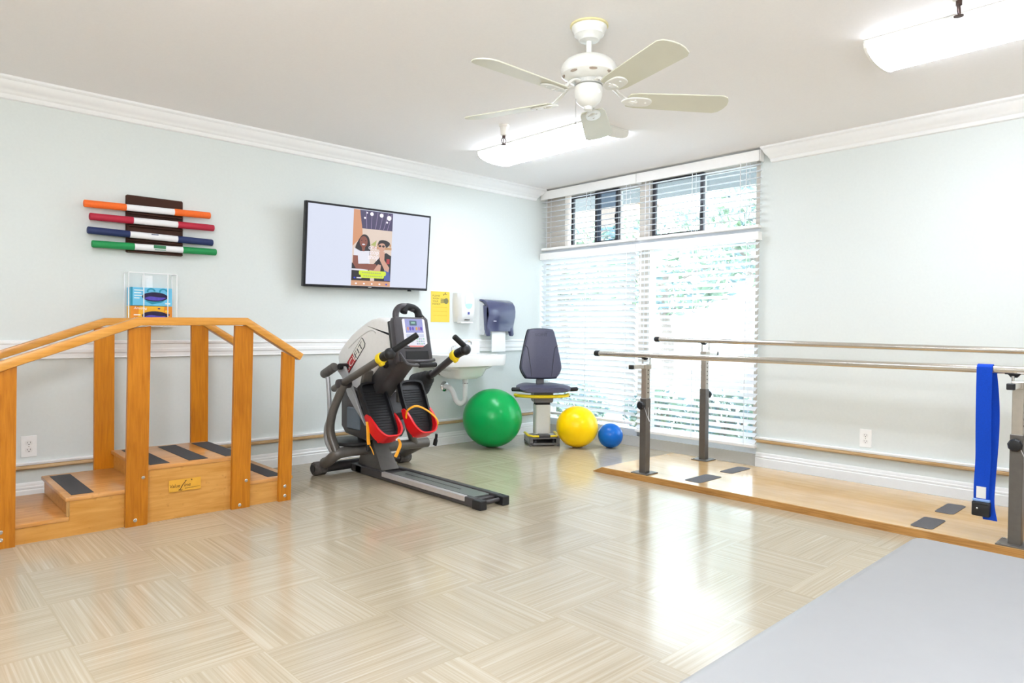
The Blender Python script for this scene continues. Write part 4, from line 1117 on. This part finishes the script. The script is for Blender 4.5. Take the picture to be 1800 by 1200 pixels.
# pedals
def pedal(xc, top, bot, strap):
    ex_ = V((1, 0, 0)); up_ = (V((xc, top[0], top[1]))-V((xc, bot[0], bot[1]))); L_ = up_.length; up_.normalize(); nn = ex_.cross(up_)
    o_ = V((xc, bot[0], bot[1]))
    w0, w1 = .074, .096
    out_ = sp2([(-w0*.7, 0), (w0*.7, 0), (w0+.01, .05), (w1, L_*.5), (w1, L_*.86), (w1*.75, L_), (-w1*.75, L_), (-w1, L_*.86), (-w1, L_*.5), (-w0-.01, .05)], 3)
    root_ = obj('pedal', MB().prism(out_, o_-nn*.022, ex_, up_, .022, .005, 2), BLACKP, el, 40)
    k = len(out_); loops = []
    ins = [((x)*.86, (y-L_/2)*.93+L_/2) for x, y in out_]
    rim = MB().loft([[o_+ex_*x+up_*y-nn*.004 for x, y in out_], [o_+ex_*x+up_*y+nn*.022 for x, y in out_], [o_+ex_*x+up_*y+nn*.022 for x, y in ins], [o_+ex_*x+up_*y+nn*.0005 for x, y in ins]], caps=False)
    obj('rim', rim, BLACKP, root_, 40)
    rb = MB()
    for i in range(16):
        y = .06+i*(L_-.12)/15
        rb.beam(o_+ex_*-.068+up_*y+nn*.001, o_+ex_*.068+up_*y+nn*.001, .006, .004, tuple(nn))
    obj('tread_ribs', rb, BLACKR, root_)
    # red heel cup: a U wall, high at the heel and tapering up both sides
    U = spline([(w1+.008, .19), (w0+.03, .12), (w0+.018, .045), (w0*.75, -.004), (0, -.012), (-w0*.75, -.004), (-w0-.018, .045), (-w0-.03, .12), (-w1-.008, .19)], 4)
    N_ = len(U); lo_ = []; 
    secs = []
    for i, p in enumerate(U):
        t_ = abs(i/(N_-1)*2-1)                  # 0 at the heel
        hgt = .068*(1-t_**3)+.006
        inn = V((p.x*.86, p.y*.94+.008, 0))
        A = o_+ex_*p.x+up_*p.y; B = o_+ex_*inn.x+up_*inn.y
        flare = 1+.0*t_
        secs.append([A-nn*.024, A+nn*hgt, B+nn*hgt, B-nn*.02])
    hc = MB().loft(secs)
    hc.prism([(-w0*.9, -.004), (w0*.9, -.004), (w0, .05), (-w0, .05)], o_-nn*.028, ex_, up_, .008)
    obj('heel_cup', hc, RED, root_, 50, label='red heel cup')
    st_ = MB()
    if strap == 'loop':
        a = o_+ex_*(-w1-.01)+up_*.15+nn*.02; b = o_+ex_*(w1-.01)+up_*.03+nn*.03
        st_.tube(spline([a-nn*.01-up_*.03, a+nn*.03+up_*.01, a+ex_*.045+nn*.075+up_*.02, o_+ex_*.03+up_*.13+nn*.085, b+nn*.05+up_*.03, b-up_*.02], 5), .0085, 8, flat=.45)
        obj('strap', st_, YSTR, root_)
        tip = MB().tube(spline([b-up_*.015+V((.01, 0, -.03)), b+V((.012, 0, -.075)), b+V((.008, .01, -.12))], 4), [.012]*5+[.018]*4, 8, flat=.6)
        obj('strap_tip', tip, BLACKR, root_)
    else:
        a = o_+ex_*(-w1-.012)+up_*.14
        st_.tube(spline([a, a+V((-.002, -.012, -.05)), a+V((.0, -.014, -.12)), a+V((.004, -.016, -.15))], 4), .0125, 8, flat=.3, up=(0, 1, 0))
        st_.tube(spline([a+V((.006, -.02, -.15)), a+V((.018, -.03, -.18)), a+V((.03, -.03, -.21))], 4), .008, 8, flat=.4)
        b = o_+ex_*(w1-.02)+up_*-.005
        st_.tube(spline([b, b+V((-.006, -.03, -.03)), b+V((-.03, -.04, -.07)), b+V((-.05, -.04, -.105))], 4), .011, 8, flat=.35, up=(0, 1, 0))
        obj('strap', st_, YSTR, root_)
        obj('strap_tip', MB().box(a+V((.004, -.012, -.165)), (.03, .02, .045), None, .006), BLACKR, root_)
    return root_
pedal(-2.415, (-.735, .628), (-.965, .285), 'hang')
pedal(-2.175, (-.845, .640), (-1.01, .300), 'loop')
obj('pedal_arm', MB().beam((-2.43, -.70, .60), (-2.43, -.74, .72), .07, .03, (0, 1, 0), .004), GUN, el)
obj('pedal_arm', MB().beam((-2.215, -.80, .50), (-2.22, -.80, .745), .05, .03, (0, 1, 0), .004), GUN, el)
obj('pedal_link', MB().beam((-2.43, -.70, .50), (-2.36, -.56, .36), .05, .05, (0, 0, 1), .006), GUND, el)
obj('pedal_link', MB().beam((-2.175, -.86, .42), (-2.25, -.6, .36), .05, .05, (0, 0, 1), .006), GUND, el)
# silver transport handle at the back left
obj('transport_grip', MB().rcyl((-2.5, -.255, .668), (-2.5, -.425, .735), .032, 16, e=.5), plain('worn_grip', '#5d5a57', .6, var=.2, nscale=30), el)
obj('transport_tube', MB().tube(spline([(-2.5, -.32, .655), (-2.5, -.345, .5), (-2.5, -.345, .38), (-2.5, -.30, .29), (-2.5, -.31, .2), (-2.5, -.40, .12), (-2.5, -.42, .06)], 6), .016, 12), SILV, el)
m = MB(); m.prism([(-.43, .755), (-.50, .735), (-.60, .60), (-.775, .36), (-.62, .48), (-.55, .54), (-.47, .66), (-.41, .70)][::-1], (-2.475, 0, 0), (0, 1, 0), (0, 0, 1), .02, .003, 1)
obj('brace_plate', m, SILV, el)
obj('brace_bolt', MB().rcyl((-2.50, -.47, .735), (-2.43, -.47, .735), .022, 14), BLACKP, el)

# ================================================================== PARALLEL BARS
pb = thing('parallel_bars', 'steel parallel walking bars on a low plywood platform along the right wall', 'parallel bars', (-.66, -3.0, 0))
PLY = wood('varnished_ply', '#d9b27a', '#c59a60', 'Y', 4, .2, .7, 5, 0)
PEDGE = wood('ply_side', '#c08f50', '#94652f', 'Y', 8, .5, .1, 20)
px0, px1, py0, py1, pz = -1.095, -.235, -1.565, -4.75, .042
m = MB(); m.loft([[(px0, py0, 0), (px1, py0, 0), (px1, py0-.008, .004), (px0, py0-.008, .004)], [(px0, py0-.06, 0), (px1, py0-.06, 0), (px1, py0-.085, pz-.004), (px0, py0-.085, pz-.004)], [(px0, py1, 0), (px1, py1, 0), (px1, py1, pz-.004), (px0, py1, pz-.004)]])
pf = obj('platform', m, PEDGE, pb, 20)
m = MB(); m.loft([[(px0, py0-.008, .004), (px1, py0-.008, .004), (px1, py0-.009, .006), (px0, py0-.009, .006)], [(px0, py0-.085, pz-.004), (px1, py0-.085, pz-.004), (px1, py0-.086, pz), (px0, py0-.086, pz)], [(px0, py1, pz-.004), (px1, py1, pz-.004), (px1, py1, pz), (px0, py1, pz)]])
obj('platform_top', m, PLY, pf, 20)
PADM = plain('dark_grip_pad', '#5b595b', .8, var=.12, bump=.15, nscale=200)
for a, b, y0, y1 in ((-1.02, -.745, -2.265, -2.385), (-.60, -.33, -2.275, -2.37), (-1.055, -.81, -3.59, -3.69), (-.655, -.39, -3.59, -3.68)):
    obj('grip_pad', MB().prism(rrect(b-a, y0-y1, .02, 3, (a+b)/2, (y0+y1)/2), (0, 0, pz), (1, 0, 0), (0, 1, 0), .0022), PADM, pb)
PST = plain('dark_steel_post', '#6b6661', .4, .6, var=.05)
PIN = plain('nickel_inner_post', '#b9b1a6', .3, .7, var=.04)
BARM = plain('satin_stainless', '#cfc9c0', .2, .9, var=.02)
def leg(x, y, zc, ztop, side, zbar):
    """side -1: adjuster arm points to the room, +1: to the wall"""
    b = MB(); b.bb((x-.065, y-.065, pz), (x+.065, y+.065, pz+.007), .001)
    pl = obj('base_plate', b, PST, pb)
    m = MB()
    for dx in (-.05, .05):
        for dy in (-.05, .05): m.cyl((x+dx, y+dy, pz+.006), (x+dx, y+dy, pz+.011), .006, n=8)
    obj('screws', m, STEEL, pl)
    lo = obj('post', MB().bb((x-.0255, y-.0255, pz), (x+.0255, y+.0255, zc), .002), PST, pb)
    up = obj('inner_post', MB().bb((x-.021, y-.021, zc-.02), (x+.021, y+.021, ztop), .002), PIN, pb)
    m = MB()
    for i in range(6): m.cyl((x-.0005, y-.0225, zc+.04+i*.03), (x-.0005, y-.0205, zc+.04+i*.03), .005, n=8)
    obj('adjust_holes', m, plain('hole_dark', '#4b443e', .7), up)
    kx = x+side*.05
    k = MB(); k.cyl((x+side*.02, y, zc-.045), (x+side*.04, y, zc-.045), .009, n=10)
    k.lathe([(.012, 0), (.026, .004), (.03, .012), (.03, .022), (.024, .03), (.01, .032)], (x+side*.034, y, zc-.045), Matrix.Rotation(side*PI/2, 3, 'Y'), 9)
    obj('clamp_knob', k, BLACKP, lo, 25)
    c = MB().tube(spline([(x+side*.03, y-.015, zc-.06), (x+side*.028, y-.04, zc-.12), (x+side*.02, y-.05, zc-.15), (x+side*.01, y-.035, zc-.12), (x+side*.005, y-.028, zc-.06)], 5), .0014, 6)
    obj('pin_cord', c, CORD, lo)
    tz = ztop+.012
    h = obj('cross_head', MB().bb((x-.027, y-.024, tz-.022), (x+.032, y+.024, tz+.012), .003), PIN, pb)
    a = MB(); a.bb((x+side*.02, y-.014, tz-.017), (x+side*.15, y+.014, tz+.009), .002); obj('slide_arm', a, BARM, h)
    obj('arm_cap', MB().bb((x+side*.148, y-.0155, tz-.0185), (x+side*.172, y+.0155, tz+.0105), .003), BLACKP, h)
    s_ = MB(); s_.cyl((x-.006, y+.022, tz+.01), (x-.006, y+.022, zbar-.025), .006, n=10)
    s_.cyl((x+.006, y-.03, tz+.01), (x+.006, y-.03, zbar-.012), .0045, n=8)
    obj('bar_bolt', s_, STEEL, h)
    obj('saddle', MB().prism([(-.03, .0), (.03, .0), (.018, -.012), (.012, -.02), (-.012, -.02), (-.018, -.012)], (x+.008, y+.022, zbar-.013), (0, 1, 0), (0, 0, 1), .022, .002, 1).box((x-.003, y+.022, zbar-.014), (.03, .06, .008), None, .002), BLACKP, h)
zb1 = lambda y: .838; zb2 = lambda y: .938-(y+1.54)*-.0105
leg(-1.03, -1.965, .548, .755, -1, .838); leg(-1.03, -4.02, .548, .765, -1, .838)
leg(-.295, -1.97, .575, .83, 1, .934); leg(-.295, -4.03, .575, .83, 1, .912)
for x, za, zb_ in ((-1.036, .838, .840), (-.30, .938, .9055)):
    r_ = .0185
    b_ = obj('bar', MB().cyl((x, -1.555, za), (x, -4.75, zb_), r_, n=24), BARM, pb)
    for y, z, d_ in ((-1.525, za, -1), (-4.78, zb_, 1)):
        obj('bar_cap', MB().rcyl((x, y, z), (x, y+d_*.05, z), r_+.002, 20, e=.4), BLACKR, b_)

# ================================================================== GAIT BELT
gb = thing('gait_belt', 'blue webbing gait belt with black buckle hanging over the near parallel bar', 'belt', (-1.035, -3.89, .5))
BLUE = plain('royal_blue_webbing', '#0640b4', .7, spec=.2, var=.08, bump=.1, nscale=200)
bw = .062
yc = -3.893
def ribbon(path, w_, th=.003, widths=None):
    """path of (x, y, z); width along y"""
    P = spline(path, 5); loops = []
    for i, p in enumerate(P):
        t = (P[min(i+1, len(P)-1)]-P[max(i-1, 0)]).normalized()
        wv = V((0, 1, 0)); nn = t.cross(wv).normalized()
        loops.append([p+wv*w_/2+nn*th/2, p-wv*w_/2+nn*th/2, p-wv*w_/2-nn*th/2, p+wv*w_/2-nn*th/2])
    return MB().loft(loops)
front = [(-1.036, yc, .862), (-1.056, yc, .855), (-1.061, yc, .83), (-1.062, yc, .7), (-1.066, yc-.002, .55), (-1.062, yc-.003, .42), (-1.066, yc, .3), (-1.064, yc+.0, .21)]
back = [(-1.036, yc, .862), (-1.016, yc-.003, .855), (-1.011, yc-.01, .83), (-1.012, yc-.022, .7), (-1.02, yc-.027, .58), (-1.03, yc-.025, .45), (-1.035, yc-.02, .33), (-1.05, yc-.02, .22), (-1.056, yc-.034, .14)]
m = ribbon(front, bw); m2 = ribbon(back, bw*.9); m.raw(m2.v, m2.f)
obj('webbing', m, BLUE, gb, 60)
obj('buckle', MB().bb((-1.082, yc-.036, .155), (-1.05, yc+.036, .222), .006, 2).cyl((-1.078, yc-.03, .215), (-1.078, yc+.03, .215), .007, n=10), BLACKP, gb)
obj('buckle_rivet', MB().sphere((-1.084, yc+.012, .192), .005, 10, 8), STEEL, gb)
obj('care_label', MB().bb((-1.0695, yc-.018, .238), (-1.0655, yc+.02, .292)), WHITE, gb)
obj('keeper', MB().bb((-1.072, yc-.034, .222), (-1.058, yc+.034, .234), .002), plain('pale_blue_web', '#8fb2ea', .6), gb)

# ================================================================== MAT TABLE IN THE FOREGROUND
mt = thing('mat_table', 'pale grey vinyl treatment mat table in the near right foreground', 'treatment table', (-3.9, -5.0, 0))
VIN = plain('pale_grey_vinyl', '#8b8b8b', .45, var=.012, bump=.03, nscale=25)
obj('mat_top', MB().bb((-4.95, -6.0, .40), (-2.93, -4.145, .50), .035, 5), VIN, mt, 60)
m = MB(); m.bb((-4.9, -5.95, .34), (-2.98, -4.2, .40), .004)
obj('table_frame', m, wood('table_wood', '#c79a5e', '#a67840', 'X', 5), mt)
for x in (-4.84, -3.04):
    for y in (-5.88, -4.27): obj('leg', MB().bb((x-.045, y-.045, 0), (x+.045, y+.045, .345), .004), MATS['table_wood'], mt)

# ================================================================== LIGHT AND CAMERA
wd = bpy.data.worlds.new('World'); SC.world = wd; wd.use_nodes = True
nt = wd.node_tree; bg = nt.nodes['Background']
tc = nt.nodes.new('ShaderNodeTexCoord'); sp = nt.nodes.new('ShaderNodeSeparateXYZ'); nt.links.new(tc.outputs['Generated'], sp.inputs[0])
rp = nt.nodes.new('ShaderNodeValToRGB'); nt.links.new(sp.outputs['Z'], rp.inputs['Fac'])
rp.color_ramp.elements[0].color = (.95, .97, 1, 1); rp.color_ramp.elements[1].color = (.72, .85, 1, 1)
nt.links.new(rp.outputs['Color'], bg.inputs['Color']); bg.inputs['Strength'].default_value = 4.4
sun = bpy.data.lights.new('sun', 'SUN'); sun.energy = 5; sun.angle = math.radians(3); sun.color = (1, .97, .92)
so = bpy.data.objects.new('sun', sun); COL.objects.link(so)
so.rotation_euler = V((.6, .25, -1)).to_track_quat('-Z', 'Y').to_euler()

# fill lamp added behind the camera, aimed up to brighten the ceiling
fl = bpy.data.lights.new('ceiling_fill', 'AREA'); fl.shape = 'DISK'; fl.size = .6; fl.energy = 110; fl.color = (.93, .96, 1)
fo = bpy.data.objects.new('ceiling_fill', fl); COL.objects.link(fo)
fo.location = (-5.5, -5.3, 1.55); fo.rotation_euler = V((.22, .25, 1)).to_track_quat('-Z', 'Y').to_euler()

cam = bpy.data.cameras.new('camera'); co_ = bpy.data.objects.new('camera', cam); COL.objects.link(co_)
cam.sensor_width = 36; cam.lens = 1199.786*36/1800; cam.clip_start = .05; cam.clip_end = 200
fw = V((.68390432, .72937273, -.01703791)); r_ = V((.72956004, -.68383893, .01031818)); u_ = V((.00412539, .01948683, .9998016))
M = Matrix((r_, u_, -fw)).transposed().to_4x4(); M.translation = V((-4.83771586, -4.70371412, 1.0))
co_.matrix_world = M
SC.camera = co_
SC.view_settings.view_transform = 'Standard'; SC.view_settings.look = 'None'; SC.view_settings.exposure = .96; SC.view_settings.gamma = 1.0
SC.cycles.max_bounces = 10; SC.cycles.diffuse_bounces = 6; SC.cycles.transparent_max_bounces = 24
SC.cycles.sample_clamp_indirect = 6.0; SC.cycles.use_denoising = True
